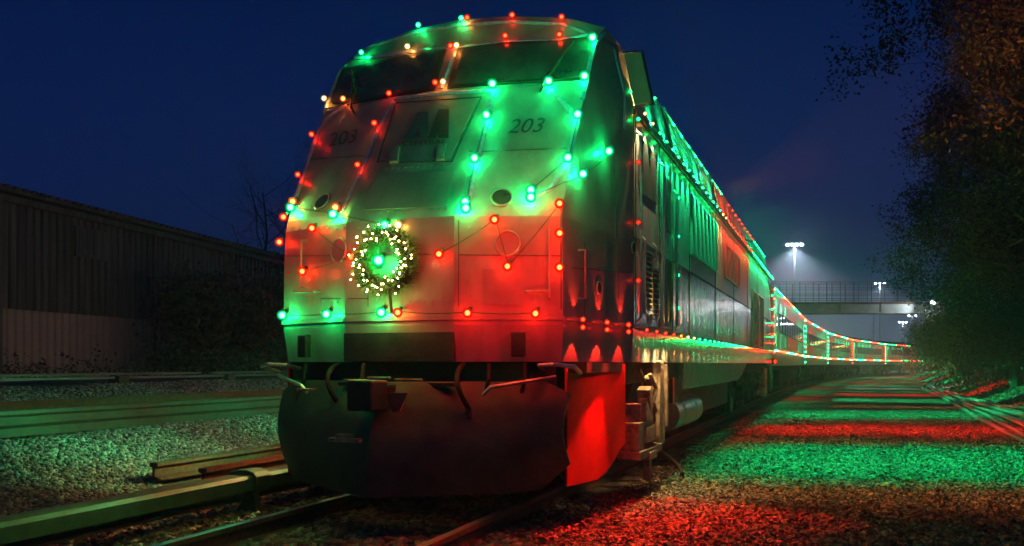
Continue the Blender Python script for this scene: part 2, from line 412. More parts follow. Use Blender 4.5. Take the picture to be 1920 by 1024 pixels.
for y in (9.8,15.2,21.0,25.6,28.6): MB().tube([(-17.9,y,.7),(-17.9,y,5.0)],.05,8).build('downpipe',M['shed'],sh)

sh.rotation_euler=(0,0,.13)
# ------------------------------------------------------------------ vegetation
def leaves_on(pts, per, spread, size, m, parent, name='crown'):
    P=np.repeat(np.array(pts,float),per,0); P+=rng.normal(size=P.shape)*spread
    N=rng.normal(size=P.shape); N/=np.linalg.norm(N,axis=1,keepdims=True)
    return quads_mesh(name,P,N,size*rng.uniform(.6,1.3,len(P)),m,parent,.25)
def grow(b, p, d, ln, r, depth, tips, seed, upb=.12, spread=.55, segs=3, nb=3):
    pts=[p.copy()]; rs=[r]
    for i in range(segs):
        d=(d+Vector((seed.gauss(0,.13),seed.gauss(0,.13),seed.gauss(0,.08)+upb*.35))).normalized()
        p=p+d*ln/segs; pts.append(p.copy()); rs.append(r*(1-.45*(i+1)/segs))
    b.tube(pts,rs,5 if depth>1 else 3,cap=False)
    if depth<=1: tips += [pts[-1],pts[-2]]
    if depth==0: return
    for k in range(nb):
        i=seed.randint(1,segs); a=seed.uniform(0,6.283)
        side=d.orthogonal().normalized(); side.rotate(Matrix.Rotation(a,3,d))
        nd=(d*(1-spread)+side*spread*1.3).normalized()
        grow(b,pts[i],nd,ln*seed.uniform(.55,.78),rs[i]*.62,depth-1,tips,seed,upb,spread,segs,nb)
def tree(x,y,h,kinds,label,cat='tree',depth=4,crownstart=.25,per=14,leaf=.09,spread=.35,nb=3,limbs=9,cr=.3,group=None,seed=1,name='leafy_tree',lean=(0,0),r0=None):
    s=random.Random(seed); z=gz(x,y); root=thing(name,(x,y,z),label,cat,group)
    b=MB(); tips=[]; tp=[Vector((x,y,z-.1))]; n=8
    for i in range(1,n+1): tp.append(Vector((x+lean[0]*i/n+s.gauss(0,.12),y+lean[1]*i/n+s.gauss(0,.12),z+h*.86*i/n)))
    r0=r0 or h*.014; b.tube(tp,[r0*(1-.8*i/n) for i in range(n+1)],8)
    for k in range(limbs):
        t=crownstart+(1-crownstart)*(k+.5)/limbs; i=min(n-1,int(t*n)); p=tp[i].lerp(tp[i+1],t*n-i)
        a=k*2.4+s.uniform(-.5,.5); up=s.uniform(.15,.6)+t*.5
        d=Vector((math.cos(a),math.sin(a),up)).normalized()
        grow(b,p,d,h*cr*(.55+.5*math.sin(math.pi*min(1,t*1.15)))*s.uniform(.8,1.1),r0*.4*(1-.6*t),depth-1,tips,s,nb=nb)
    b.build('trunk',M['bark'] if kinds else M['twig'],root)
    if kinds:
        T=[tuple(t) for t in tips]
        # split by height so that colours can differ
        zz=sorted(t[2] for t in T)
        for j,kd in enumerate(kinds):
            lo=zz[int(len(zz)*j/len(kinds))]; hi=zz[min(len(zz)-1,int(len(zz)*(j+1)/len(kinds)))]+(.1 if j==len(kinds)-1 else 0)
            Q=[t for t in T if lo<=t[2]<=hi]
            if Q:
                o=leaves_on(Q,per,spread,leaf,M[kd],root); o.data.transform(Matrix.Translation((-x,-y,-z)))
    return root
# right-hand wood
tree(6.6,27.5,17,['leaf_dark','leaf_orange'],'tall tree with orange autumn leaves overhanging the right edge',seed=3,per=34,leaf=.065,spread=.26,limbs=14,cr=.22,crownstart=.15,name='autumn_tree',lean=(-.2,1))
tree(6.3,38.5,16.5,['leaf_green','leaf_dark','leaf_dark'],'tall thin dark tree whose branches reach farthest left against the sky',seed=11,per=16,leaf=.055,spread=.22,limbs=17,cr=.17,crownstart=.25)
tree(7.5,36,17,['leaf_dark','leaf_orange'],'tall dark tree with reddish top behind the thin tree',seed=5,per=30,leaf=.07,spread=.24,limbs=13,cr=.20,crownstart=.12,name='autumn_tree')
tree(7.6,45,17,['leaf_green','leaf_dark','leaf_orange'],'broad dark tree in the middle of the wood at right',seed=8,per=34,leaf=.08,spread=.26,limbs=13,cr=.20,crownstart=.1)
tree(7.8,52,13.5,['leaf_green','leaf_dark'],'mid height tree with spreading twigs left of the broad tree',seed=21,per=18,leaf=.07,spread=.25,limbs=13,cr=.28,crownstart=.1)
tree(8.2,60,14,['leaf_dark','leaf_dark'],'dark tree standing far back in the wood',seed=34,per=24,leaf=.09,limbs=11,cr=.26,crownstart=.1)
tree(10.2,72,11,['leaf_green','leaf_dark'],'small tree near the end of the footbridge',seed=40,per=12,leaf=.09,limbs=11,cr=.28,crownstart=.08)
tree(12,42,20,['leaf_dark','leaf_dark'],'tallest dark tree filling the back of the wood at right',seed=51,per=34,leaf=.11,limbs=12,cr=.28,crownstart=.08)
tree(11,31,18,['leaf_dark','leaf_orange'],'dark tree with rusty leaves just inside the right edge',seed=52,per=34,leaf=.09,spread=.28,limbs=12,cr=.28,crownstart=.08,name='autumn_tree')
def bush(x,y,rx,h,n,m,label,seed,group='bushes along the foot of the wood'):
    s=random.Random(seed); z=gz(x,y); root=thing('bush',(x,y,z),label,'bush',group)
    b=MB(); tips=[]
    for k in range(9):
        a=s.uniform(0,6.28); d=Vector((math.cos(a)*.5,math.sin(a)*.5,1)).normalized()
        grow(b,Vector((x+.3*math.cos(a),y+.3*math.sin(a),z-.1)),d,h*.5,.035,2,tips,s,nb=3)
    b.build('stems',M['bark'],root)
    P=[]
    for _ in range(46):
        a=s.uniform(0,6.28); rr=rx*math.sqrt(s.random()); zz=z+.2+h*s.random()*(1-.45*(rr/rx)**2)
        P.append((x+rr*math.cos(a),y+rr*math.sin(a),zz))
    per=n//(len(P)+len(tips))
    o=leaves_on(P+[tuple(t) for t in tips],max(1,per),.32,.075,M[m],root,'foliage'); o.data.transform(Matrix.Translation((-x,-y,-z)))
bush(8.6,78,2.4,6.0,9000,'leaf_green','tall dark green bush between the floodlit bush and the wood',1)
bush(8.5,100,2.0,6.4,14000,'leaf_green','tall yellow green bush glowing beneath the bridge floodlight',17)
bush(7.2,64,2.0,4.6,9000,'leaf_green','bright green bush at the left end of the wood',2)
bush(6.9,55,2.2,4.4,9000,'leaf_green','rounded green bush behind the bundle of cables',3)
bush(6.6,47,2.2,4.0,8000,'leaf_green','dark green bush at the middle of the wood edge',4)
bush(6.6,40,2.0,3.6,8000,'leaf_dark','dark bush right of the rounded green bush',5)
bush(8.0,35,2.4,4.4,8000,'leaf_dark','dark bush at the right edge of the picture',6)
# left vegetation before shed
bush(-16.2,21.0,2.2,2.8,16000,'leaf_dark','dark shrub against the shed, leftmost of three',7,'shrubs before the shed')
bush(-15.0,24.2,2.6,3.4,24000,'leaf_dark','tall dark shrub in the middle, before the shed',8,'shrubs before the shed')
bush(-14.2,26.4,2.0,3.0,18000,'leaf_green','greener shrub beside the locomotive nose',9,'shrubs before the shed')
tree(-35.5,50,13.5,None,'bare leafless tree standing behind the shed roof',seed=61,limbs=14,cr=.36,depth=5,crownstart=.25,nb=3,name='bare_tree')
tree(-30.5,50,14.5,None,'bare leafless tree half hidden by the locomotive nose',seed=63,limbs=14,cr=.36,depth=5,crownstart=.25,nb=3,name='bare_tree')
# weeds at the foot of shed
P=[]; 
for i in range(420):
    y=rng.uniform(9,30); P.append((-17.2+rng.normal()*.35,y,gz(-17,y)+abs(rng.normal())*.22))
P=np.array(P); o=leaves_on(P,8,.12,.05,M['leaf_dark'],None,'weeds'); tag(o,'dark weeds growing along the foot of the shed wall','weeds',kind='stuff')

# ------------------------------------------------------------------ locomotive
loco=thing('diesel_locomotive',(CX,17,0),'silver diesel passenger locomotive number 203 hung with red and green lights','locomotive')
def W(w,y,z,s=1): return (CX+s*w,y,z)
# nose rings: list of (z, [(w,Y)...]) centre -> side
def m4(z,a):
    """plan points centre -> side, with one extra point between flat centre and corner; z may be a list"""
    (w1,y1),(w2,y2)=a[1],a[2]; u=(1.05-w1)/(w2-w1)
    pts=[a[0],a[1],(1.05,y1+(y2-y1)*u),a[2],a[3]]
    zz=z if isinstance(z,list) else [z]*5
    return [(w,y,q) for (w,y),q in zip(pts,zz)]
RINGS=[
 m4(1.22,[(0,6.72),(.5,6.72),(1.30,7.02),(1.50,8.68)]),
 m4(1.52,[(0,6.66),(.5,6.66),(1.325,6.98),(1.525,8.68)]),
 m4(1.58,[(0,6.66),(.5,6.66),(1.325,6.98),(1.525,8.68)]),
 m4(2.08,[(0,6.66),(.5,6.66),(1.32,6.98),(1.525,8.68)]),
 m4(2.40,[(0,6.68),(.5,6.68),(1.31,6.99),(1.525,8.68)]),
 m4(2.50,[(0,6.74),(.5,6.74),(1.31,7.02),(1.525,8.68)]),
 m4(3.68,[(0,7.49),(.5,7.53),(1.33,7.68),(1.525,8.68)]),
 m4(3.695,[(0,7.50),(.5,7.56),(1.33,7.69),(1.523,8.68)]),
 m4([4.20,4.20,4.20,4.20,4.25],[(0,7.78),(.5,7.84),(1.345,8.0),(1.425,8.68)]),
 m4([4.50,4.49,4.44,4.34,4.33],[(0,7.93),(.5,7.98),(1.37,8.18),(1.405,8.68)]),
 m4([4.575,4.56,4.49,4.37,4.35],[(0,8.12),(.5,8.16),(1.35,8.32),(1.39,8.68)]),
 m4([4.60,4.58,4.50,4.375,4.355],[(0,8.68),(.5,8.68),(1.34,8.66),(1.385,8.68)]),
]
def ringpts(r):
    right=[W(w,y,z) for w,y,z in r]; left=[W(w,y,z,-1) for w,y,z in r[1:]]
    return left[::-1]+right
nose=MB(); rp=[ringpts(r) for r in RINGS]; k=len(rp[0])
vs=[v for r in rp for v in r]; fs=[]; mi=[]
for i in range(len(rp)-1):
    for j in range(k-1):
        fs.append((i*k+j,i*k+j+1,(i+1)*k+j+1,(i+1)*k+j)); mi.append(1 if i in (3,) else 0)
nose.v=vs; nose.f=[t_ for f in fs for t_ in ((f[0],f[1],f[2]),(f[0],f[2],f[3]))]; nose.m=[q for q in mi for _ in (0,1)]
# roof cap of nose
o0=len(nose.v)-k; nose.f.append(tuple(range(o0,o0+k))); nose.m.append(0)
nose_o=nose.build('nose',[M['silver'],M['stripe']],loco,bevel=0)
# bvh for placing things on the nose
fan=[]
for f in fs: fan += [(f[0],f[1],f[2]),(f[0],f[2],f[3])]
BV=BVHTree.FromPolygons([Vector(v) for v in vs], fan)
def hit(x,y,off=.0):
    d=ray(x,y); loc,n,i,dist=BV.ray_cast(CAM,d)
    if loc is None:
        best=None
        for k_ in range(60):
            r_=BV.find_nearest(CAM+d*(6.4+k_*.06))
            if best is None or r_[3]<best[3]: best=r_
        loc,n,i,dist=best
        if n.dot(d)>0: n=-n
        return loc+n*off, n
    if n.dot(d)>0: n=-n
    return loc+n*off, n

# hood (body) from Y 8.68 to 27.9
Y0,Y1=8.68,27.9
SEC=[(1.525,1.22),(1.525,1.50),(1.525,1.56),(1.525,2.45),(1.525,3.70),(1.40,4.32),(1.05,4.49),(.5,4.57),(0,4.60)]
full=[( -w,z) for w,z in SEC[::-1]][:-1][::-1]
full=[(-w,z) for w,z in SEC]+[(w,z) for w,z in SEC[::-1][1:]]
b=MB(); n=len(full)
stn=[(Y0,1,0),(8.9,1,0),(26.6,1,0),(27.35,.965,.06),(27.9,.90,.22)]
for (y,sc_,dz) in stn:
    for (w,z) in full: b.v.append((CX+w*sc_ if z>2.6 else CX+w, y, z-(dz if z>3.9 else 0)*(z-3.5)))
for i in range(len(stn)-1):
    for j in range(n-1):
        z=(full[j][1]+full[j+1][1])/2
        b.f.append((i*n+j,i*n+j+1,(i+1)*n+j+1,(i+1)*n+j)); b.m.append(0 if z<2.45 else (1 if z<3.7 else 2))
b.f.append(tuple(range(n-1,-1,-1))); b.m.append(0)
b.f.append(tuple((len(stn)-1)*n+j for j in range(n))); b.m.append(0)
b.build('body',[M['silver_low'],M['upper_side'],M['silver']],loco)
RX=CX+1.525  # right side plane
# sill ledge + lower fairing, around nose and sides
def along_nose(z, off, upto=Y1):
    """sill path round the right side of the nose and back along the body"""
    rr=[(-1.525,8.68),(-1.325,6.98),(-.5,6.66),(.5,6.66),(1.325,6.98),(1.525,8.68)]
    return rr
led=MB()
rr=[(-1.525,Y1),(-1.525,8.68),(-1.325,6.98),(-.5,6.66),(.5,6.66),(1.325,6.98),(1.525,8.68),(1.525,Y1)]
led.sweep([(CX+w,y,1.575) for w,y in rr],[(-.01,-.022),(.022,-.016),(.022,.016),(-.01,.022)])
led.build('sill_rail',M['silver'],loco)
# vertical seams, door, grilles on the right side (slightly proud)
def sidebox(y0,y1,z0,z1,t=.012,m='seam',name='panel',base=0.,parent=loco,bevel=0):
    return MB().box(RX+base-.004,RX+base+t,y0,y1,z0,z1).build(name,M[m],parent,bevel=bevel)
s=MB()
for y in (8.70,10.05,10.92,12.2,14.9,17.6,20.3,23.0,24.9,26.4): s.box(RX-.004,RX+.006,y-.008,y+.008,1.6,3.66)
s.box(RX-.004,RX+.007,8.7,27.5,2.44,2.458); s.box(RX-.004,RX+.016,8.7,27.6,3.66,3.70)
s.box(RX-.004,RX+.004,8.9,9.0,3.0,3.3)
s.build('panel_seams',M['seam'],loco)
dr=MB().box(RX-.004,RX+.018,10.16,10.80,1.62,3.52).build('cab_door',M['upper_side'],loco,bevel=.01)
MB().box(RX+.016,RX+.024,10.26,10.70,2.75,3.35).build('door_window',M['glass'],dr)
MB().box(RX+.016,RX+.024,10.24,10.72,1.70,2.42).build('kick_recess',M['black'],dr)
MB().tube([(RX+.05,10.3,2.5),(RX+.05,10.3,2.7)],.012).build('handle',M['steel'],dr)
def grille(y0,y1,z0,z1,nsl,name='side_grille',fr='silver_low',depth=.03,vert=False):
    g=MB().box(RX-.004,RX+.008,y0,y1,z0,z1).build(name,M['black'],loco)
    f=MB(); 
    for (a,b_,c,d) in ((y0-.03,y0,z0-.03,z1+.03),(y1,y1+.03,z0-.03,z1+.03),(y0,y1,z0-.03,z0),(y0,y1,z1,z1+.03)): f.box(RX-.004,RX+depth,a,b_,c,d)
    f.build('grille_frame',M[fr],g)
    sl=MB()
    for i in range(nsl):
        if vert:
            y=y0+(y1-y0)*(i+.5)/nsl; sl.box(RX+.002,RX+depth-.004,y-.012,y+.012,z0,z1,rz=.5)
        else:
            z=z0+(z1-z0)*(i+.5)/nsl; sl.box(RX+.003,RX+depth-.003,y0,y1,z-.007,z+.007,ry=.5)
    sl.build('slats',M[fr],g)
grille(9.18,9.52,1.76,2.36,11); grille(9.56,9.88,1.72,2.22,9)
grille(21.4,23.0,1.62,2.9,18); grille(23.1,24.5,1.62,2.9,18)
for y0 in (12.3,12.75,13.2,13.65,14.1,14.55): grille(y0+.03,y0+.38,2.72,3.48,7,vert=True,fr='upper_side')
for y0 in (16.2,16.8,17.4,18.0): grille(y0,y0+.5,2.75,3.3,6,vert=True,fr='upper_side')
# radiator slats on the sloping shoulder
def slope(t, y, off=0.):   # t 0..1 from eave to shoulder
    nx_,nz_=.62,.125; l=math.hypot(nx_,nz_)
    return Vector((RX-.125*t+off*nx_/l, y, 3.70+.62*t+off*nz_/l))
sg=MB()
for (a,b_) in ((10.9,12.9),(13.0,15.0),(15.1,17.1)):
    for i in range(11):
        t=.05+.9*i/10; p0=slope(t,a,.012); p1=slope(t,b_,.012); sg.tube([p0,p1],.012,5)
    for y in (a,b_): sg.tube([slope(.0,y,.015),slope(1,y,.015)],.02,5)
sg.build('roof_louvers',M['silver_low'],loco)
rf=MB()
for (a,b_) in ((11.0,13.4),(13.8,16.4),(17.2,19.0),(20.5,22.5)): rf.box(CX-.6,CX+.6,a,b_,4.54,4.65)
rf.box(CX+.2,CX+.26,8.6,8.66,4.5,4.76).box(CX+.32,CX+.38,8.6,8.66,4.5,4.74)
rf.build('roof_hatches',M['upper_side'],loco,bevel=.02)
# handrails
for (y,z0,z1) in ((10.03,1.6,3.45),(8.78,1.62,3.5),(10.9,1.62,3.3)):
    MB().tube([(RX+.01,y,z0),(RX+.06,y,z0+.04),(RX+.06,y,z1-.04),(RX+.01,y,z1)],.014,8).build('grab_rail',M['steel'],loco)
for (y,z) in ((9.03,2.42),(9.62,2.42),(8.1,1.86)):
    if y>8.7: MB().tube([(RX+.01,y,z-.12),(RX+.05,y,z-.08),(RX+.05,y,z+.04),(RX+.01,y,z+.08)],.01,6).build('latch_handle',M['steel'],loco)
# lower skirt/tank
b=MB(); ty0,ty1=11.9,20.6
b.add([W(1.50,ty0,1.22),W(1.50,ty1,1.22),W(1.42,ty1-1.1,.86),W(1.42,ty0+.35,.86),W(1.50,ty0,1.22,-1),W(1.50,ty1,1.22,-1),W(1.42,ty1-1.1,.86,-1),W(1.42,ty0+.35,.86,-1)],
      [(0,1,2,3),(4,7,6,5),(0,3,7,4),(1,5,6,2),(2,6,7,3),(0,4,5,1)])
b.build('fuel_tank',M['silver_low'],loco)
MB().box(CX-1.40,CX+1.40,8.2,27.7,1.0,1.23).build('underframe',M['under'],loco)
MB().box(CX-1.1,CX+1.1,12.6,20.3,.34,.88).build('equipment_case',M['black'],loco,bevel=.03)
MB().tube([W(1.2,12.0,.52),W(1.2,14.2,.52)],.23,20).tube([W(1.2,12.5,.52),W(1.2,12.55,.52)],.238,20).tube([W(1.2,13.6,.52),W(1.2,13.65,.52)],.238,20).build('air_reservoir',M['steel'],loco,smooth=True)
MB().box(RX-.12,RX-.02,11.05,11.45,.72,1.02).build('reflector_board',M['black'],loco)
MB().box(RX-.02,RX-.012,11.02,11.10,.70,1.04).box(RX-.016,RX-.008,11.0,11.06,.70,1.04).build('side_reflector',M['reflector'],loco)
def truck(yc,parent,side='under',half=1.4,detail=True,cx=CX,zr=.48):
    t=MB()
    for sgn in (-1,1):
        x0=cx+sgn*.98; x1=cx+sgn*1.16
        t.box(min(x0,x1),max(x0,x1),yc-1.9,yc+1.9,.50,.68)
        for dy in (-half,half):
            t.box(min(x0,x1),max(x0,x1)+.0,yc+dy-.22,yc+dy+.22,.30,.66)
        t.box(min(x0,x1),max(x0,x1),yc-.45,yc+.45,.25,.55)
    t.box(cx-1,cx+1,yc-.3,yc+.3,.4,.7)
    tr_=t.build('bogie_frame',M[side],parent,bevel=.02)
    for dy in (-half,half):
        for sgn in (-1,1):
            w=MB(); xw=cx+sgn*.80
            w.tube([(xw-.065,yc+dy,zr),(xw+.055,yc+dy,zr)],zr,32)
            w.tube([(xw-.085*sgn,yc+dy,zr),(xw-.06*sgn,yc+dy,zr)],zr+.028,32)
            w.tube([(xw+.055*sgn,yc+dy,zr),(xw+.066*sgn,yc+dy,zr)],.40,32)
            w.tube([(xw+.05,yc+dy,zr),(xw+.13*sgn,yc+dy,zr)],.12,16)
            w.build('wheel',M['steel' if detail else 'under'],tr_,smooth=True)
    if detail:
        for sgn in (1,):
            for dy in (-.75,.75,-1.95,1.95):
                pts=[]; 
                for q in range(60):
                    a=q*.7; pts.append((cx+sgn*1.12+.075*math.cos(a),yc+dy+.075*math.sin(a),.66+.30*q/60))
                MB().tube(pts,.014,5).build('coil_spring',M['beige'],tr_)
    return tr_
tk=truck(10.5,loco); truck(24.7,loco)
# tan front truck ironwork, right side: brackets, ladder-like hanger, collector shoe
ir=MB()
ir.box(RX-.22,RX-.04,8.72,9.0,.34,.62).box(RX-.20,RX-.02,9.0,9.5,.40,.56).box(RX-.24,RX-.06,9.1,9.6,.56,.72)
ir.box(RX-.10,RX+.0,9.62,9.74,.36,1.22,rx=-.12).box(RX-.14,RX-.02,9.86,10.0,.32,1.24,rx=.05).box(RX-.12,RX-.04,9.46,9.54,.55,1.1,rx=.5)
ir.box(RX-.26,RX-.02,8.7,9.85,.26,.34,ry=.04).box(RX-.16,RX-.02,9.2,9.34,.72,.96,rx=.3)
ir.box(RX-.30,RX-.10,8.9,9.2,.62,.80,rz=.3).box(RX-.08,RX-.0,10.05,10.12,.5,1.2).box(RX-.2,RX-.03,9.62,9.98,.98,1.06)
ir.add([(RX-.02,9.0,.62),(RX-.02,9.35,.62),(RX-.02,9.0,.86),(RX-.10,9.0,.62),(RX-.10,9.35,.62),(RX-.10,9.0,.86)],[(0,1,2),(3,5,4),(0,3,4,1),(1,4,5,2),(2,5,3,0)])
ir.box(RX-.10,RX-.03,9.22,9.32,-.0,.28).box(RX-.2,RX-.0,9.1,9.45,.22,.30)
ir.tube([(RX-.05,9.3,1.1),(RX-.0,9.4,.95),(RX-.03,9.36,.8),(RX-.02,9.5,.7)],.025,8)
ir.v=[(x+.09,y,z) for x,y,z in ir.v]
ir.build('truck_ironwork',M['beige'],loco,bevel=.008)
ho=MB(); 
for (a,b_) in ((9.25,9.5),(9.75,9.55),(10.1,10.3)):
    pts=interpolate_bezier(Vector((RX-.06,a,1.15)),Vector((RX+.02,a+.15,.9)),Vector((RX+.04,b_-.2,.8)),Vector((RX-.04,b_,.5)),12); ho.tube(pts,.02,8)
pts=interpolate_bezier(Vector((RX-.1,9.9,.3)),Vector((RX+.05,10.2,.2)),Vector((RX+.2,10.4,0)),Vector((RX+.25,10.1,-.03)),12); ho.tube(pts,.025,8)
ho.build('truck_hoses',M['rubber'],loco,smooth=True)
tr2=MB().box(RX-.2,RX-.02,25.6,25.8,.35,1.1,rx=.1).box(RX-.2,RX-.02,26.2,26.35,.3,1.1,rx=-.05).box(RX-.22,RX-.03,25.3,26.5,.35,.5).build('rear_truck_ironwork',M['beige'],loco,bevel=.01)
ct=MB()
for yy,ln in ((26.9,.4),(27.3,.5)):
    ct.tube([(RX+.02,yy,1.2),(RX+.05,yy,.8),(RX+.03,yy+.1,ln)],.03,8)
ct.build('end_cables',M['beige'],loco)

# red side valances between plow and cab side
for sgn in (1,-1):
    v=MB(); P0=[(7.06,.20,1.335),(7.06,1.20,1.335),(8.46,1.20,1.50),(8.46,.45,1.50),(8.32,.40,1.485),(8.15,.30,1.465),(7.95,.22,1.44),(7.72,.18,1.415)]
    o_=[W(w,y,z,sgn) for y,z,w in P0]; i_=[W(w-.02,y,z,sgn) for y,z,w in P0]; k2=len(P0)
    v.add(o_+i_,[tuple(range(k2)),tuple(range(2*k2-1,k2-1,-1))]+[(i,(i+1)%k2,(i+1)%k2+k2,i+k2) for i in range(k2)])
    vo=v.build('side_valance',M['redpaint'],loco)
    MB().box(CX+sgn*1.30-.03,CX+sgn*1.30+.16*max(0,sgn)+.03,7.10,8.5,1.13,1.215).build('valance_trim',M['black'],loco)
# plow : swept blade, concave, from centre to both ends
pl=MB(); NZ=9; NXp=15
Zs=[.17+(1.06-.17)*i/(NZ-1) for i in range(NZ)]
for layer in (0,1):
    for i,z in enumerate(Zs):
        t=i/(NZ-1)
        for j in range(NXp):
            u=-1+2*j/(NXp-1); w=1.37*u
            yc=6.12+.30*t-.10*math.sin(math.pi*t)      # centre line leans back upward, hollow
            ye=7.02+.02*t-.12*math.sin(math.pi*t)
            y=yc+(ye-yc)*abs(u)**1.04
            zz=z
            if abs(u)>.84:                       # rounded upper and cut lower corners
                q=(abs(u)-.84)/.16
                zz=z+ (1-t)*.22*q - t*.10*q*q
            if abs(u)>.95: w=math.copysign(1.37-.03*math.sin(math.pi*t),u)
            pl.v.append((CX+w,y+.03*layer,zz))
def pid(l,i,j): return l*NZ*NXp+i*NXp+j
for l in (0,1):
    for i in range(NZ-1):
        for j in range(NXp-1):
            pl.f.append((pid(l,i,j),pid(l,i,j+1),pid(l,i+1,j+1),pid(l,i+1,j))); pl.m.append(0)
for i in range(NZ-1):
    for j in (0,NXp-1): pl.f.append((pid(0,i,j),pid(0,i+1,j),pid(1,i+1,j),pid(1,i,j))); pl.m.append(0)
for j in range(NXp-1):
    for i in (0,NZ-1): pl.f.append((pid(0,i,j),pid(0,i,j+1),pid(1,i,j+1),pid(1,i,j))); pl.m.append(0)
po=pl.build('plow',M['plow'],loco,smooth=True)
MB().box(CX-.28,CX-.02,6.04,6.10,.60,.63,rz=.05).box(CX-.22,CX-.10,6.05,6.12,.63,.66).build('plow_step',M['beige'],po)
# pilot, coupler, hoses, grab irons
MB().box(CX-1.25,CX+1.25,7.02,7.3,.5,1.24).build('pilot_backing',M['black'],loco)
MB().box(CX-.50,CX+.50,6.64,6.70,1.225,1.46).build('coupler_pocket',M['black'],loco)
cp=MB().box(CX-.10,CX+.10,6.2,7.0,.86,1.04); cp.box(CX-.15,CX+.02,6.05,6.3,.84,1.08,rz=.2).box(CX+.02,CX+.14,6.02,6.2,.84,1.08,rz=-.4)
cp=cp.build('coupler',M['black'],loco,bevel=.02)
MB().box(CX-.5,CX+.55,6.55,6.60,1.02,1.05).build('coupler_lever',M['black'],loco)
for (w0,w1,zb) in ((-.62,-.52,.86),(.55,.66,.84)):
    pts=interpolate_bezier(Vector(W(w0,6.75,1.2)),Vector(W(w0,6.45,1.12)),Vector(W(w1,6.45,zb+.1)),Vector(W(w1,6.6,zb)),14)
    MB().tube(pts+[pts[-1]+Vector((.01,-.02,-.07))],[.02]*len(pts)+[.03],8).build('brake_hose',M['rubber'],loco,smooth=True)
for sgn in (-1,1):
    gb=MB(); gb.tube([W(1.15,6.98,1.16,sgn),W(1.18,6.80,1.19,sgn),W(1.32,6.74,1.20,sgn),W(1.46,6.84,1.18,sgn),W(1.44,7.08,1.13,sgn)],.018,8)
    gb.build('uncoupling_handle',M['steel'],loco,smooth=True)
    rd=MB(); rd.tube([W(1.30,6.86,1.10,sgn),W(.86,6.55,1.02,sgn),W(.80,6.55,.96,sgn)],.016,8); rd.build('uncoupling_rod',M['steel'],loco)
    MB().box(CX+sgn*1.0-.06,CX+sgn*1.0+.06,6.78,6.84,1.26,1.46,rz=sgn*.35).build('marker_recess',M['black'],loco,bevel=.01)

for (w0,w1,z0,z1,m_) in ((-.78,-.62,.98,1.0,'beige'),(-.34,-.16,1.06,1.08,'beige'),(-.12,.06,1.085,1.10,'steel'),(.12,.34,1.07,1.085,'beige')):
    MB().box(CX+w0,CX+w1,6.36,6.42,z0,z1,rz=.1).build('bracket',M[m_],loco,bevel=.004)
tg=MB(); tg.add([(CX+.12,6.20,.98),(CX+.30,6.24,.98),(CX+.24,6.22,.84),(CX+.19,6.21,.82),(CX+.12,6.22,.98),(CX+.30,6.26,.98),(CX+.24,6.24,.84),(CX+.19,6.23,.82)],[(0,1,2,3),(4,7,6,5),(0,4,5,1),(1,5,6,2),(2,6,7,3),(3,7,4,0)]); tg.build('hose_tag',M['reflector'],loco)
for (w_,z_) in ((-1.05,.93),(1.02,.93),(-.3,.95),(.75,.9)):
    MB().tube([W(w_,6.5+.4*abs(w_),1.2),W(w_+.03,6.42+.4*abs(w_),1.08),W(w_-.02,6.44+.4*abs(w_),z_)],.018,8).tube([W(w_-.02,6.44+.4*abs(w_),z_),W(w_-.02,6.42+.4*abs(w_),z_-.06)],.03,8).build('air_hose',M['rubber'],loco,smooth=True)
ch=MB()
for q in range(16):
    a_=q/15; c_=Vector(W(.80+.35*a_-.28*0,6.55+.1*a_,.98-.32*(1-a_)*a_*2-.05*a_)); ch.ico(tuple(c_),.012,1)
# --- features laid on the nose facets
def patch(pts, name, m, off=.004, thick=.01, parent=loco, sub=1, uselow=True):
    """a flat panel with thickness, resting on the nose surface; outline given as seen from the front"""
    O=[]; 
    for a,b_ in pts:
        p,nn=hit(a,b_); O.append((p,nn))
    nav=sum((nn for _,nn in O),Vector()).normalized()
    outer=[p+nav*(off+thick) for p,_ in O]; inner=[p-nav*.004 for p,_ in O]; k_=len(O)
    b_=MB(); b_.add(outer+inner,[tuple(range(k_)),tuple(range(2*k_-1,k_-1,-1))]+[(i,(i+1)%k_,(i+1)%k_+k_,i+k_) for i in range(k_)])
    return b_.build(name,M[m],parent)
def strip(pts, w, name, m, t=.006, parent=loco, n=5, off=0.):
    """ribbon following the nose surface"""
    Pn=[]
    for i in range(len(pts)-1):
        for q in range(n):
            a=pts[i]; b_=pts[i+1]; u=q/n; Pn.append(hit(a[0]+(b_[0]-a[0])*u,a[1]+(b_[1]-a[1])*u))
    Pn.append(hit(*pts[-1])); b_=MB(); k_=len(Pn)
    for i,(p,nn) in enumerate(Pn):
        d=(Pn[min(i+1,k_-1)][0]-Pn[max(i-1,0)][0]).normalized(); sd=d.cross(nn).normalized()
        for (a,c) in ((-w/2,-.003),(-w/2,t*.6+off),(0,t*1.6+off),(w/2,t*.6+off),(w/2,-.003)): b_.v.append(tuple(p+sd*a+nn*c))
    for i in range(k_-1):
        for j in range(5): a=i*5+j; c=i*5+(j+1)%5; b_.f.append((a,c,c+5,a+5)); b_.m.append(0)
    b_.f.append((0,1,2,3,4)); b_.m.append(0); b_.f.append(tuple((k_-1)*5+j for j in range(5))); b_.m.append(0)
    return b_.build(name,M[m],parent)
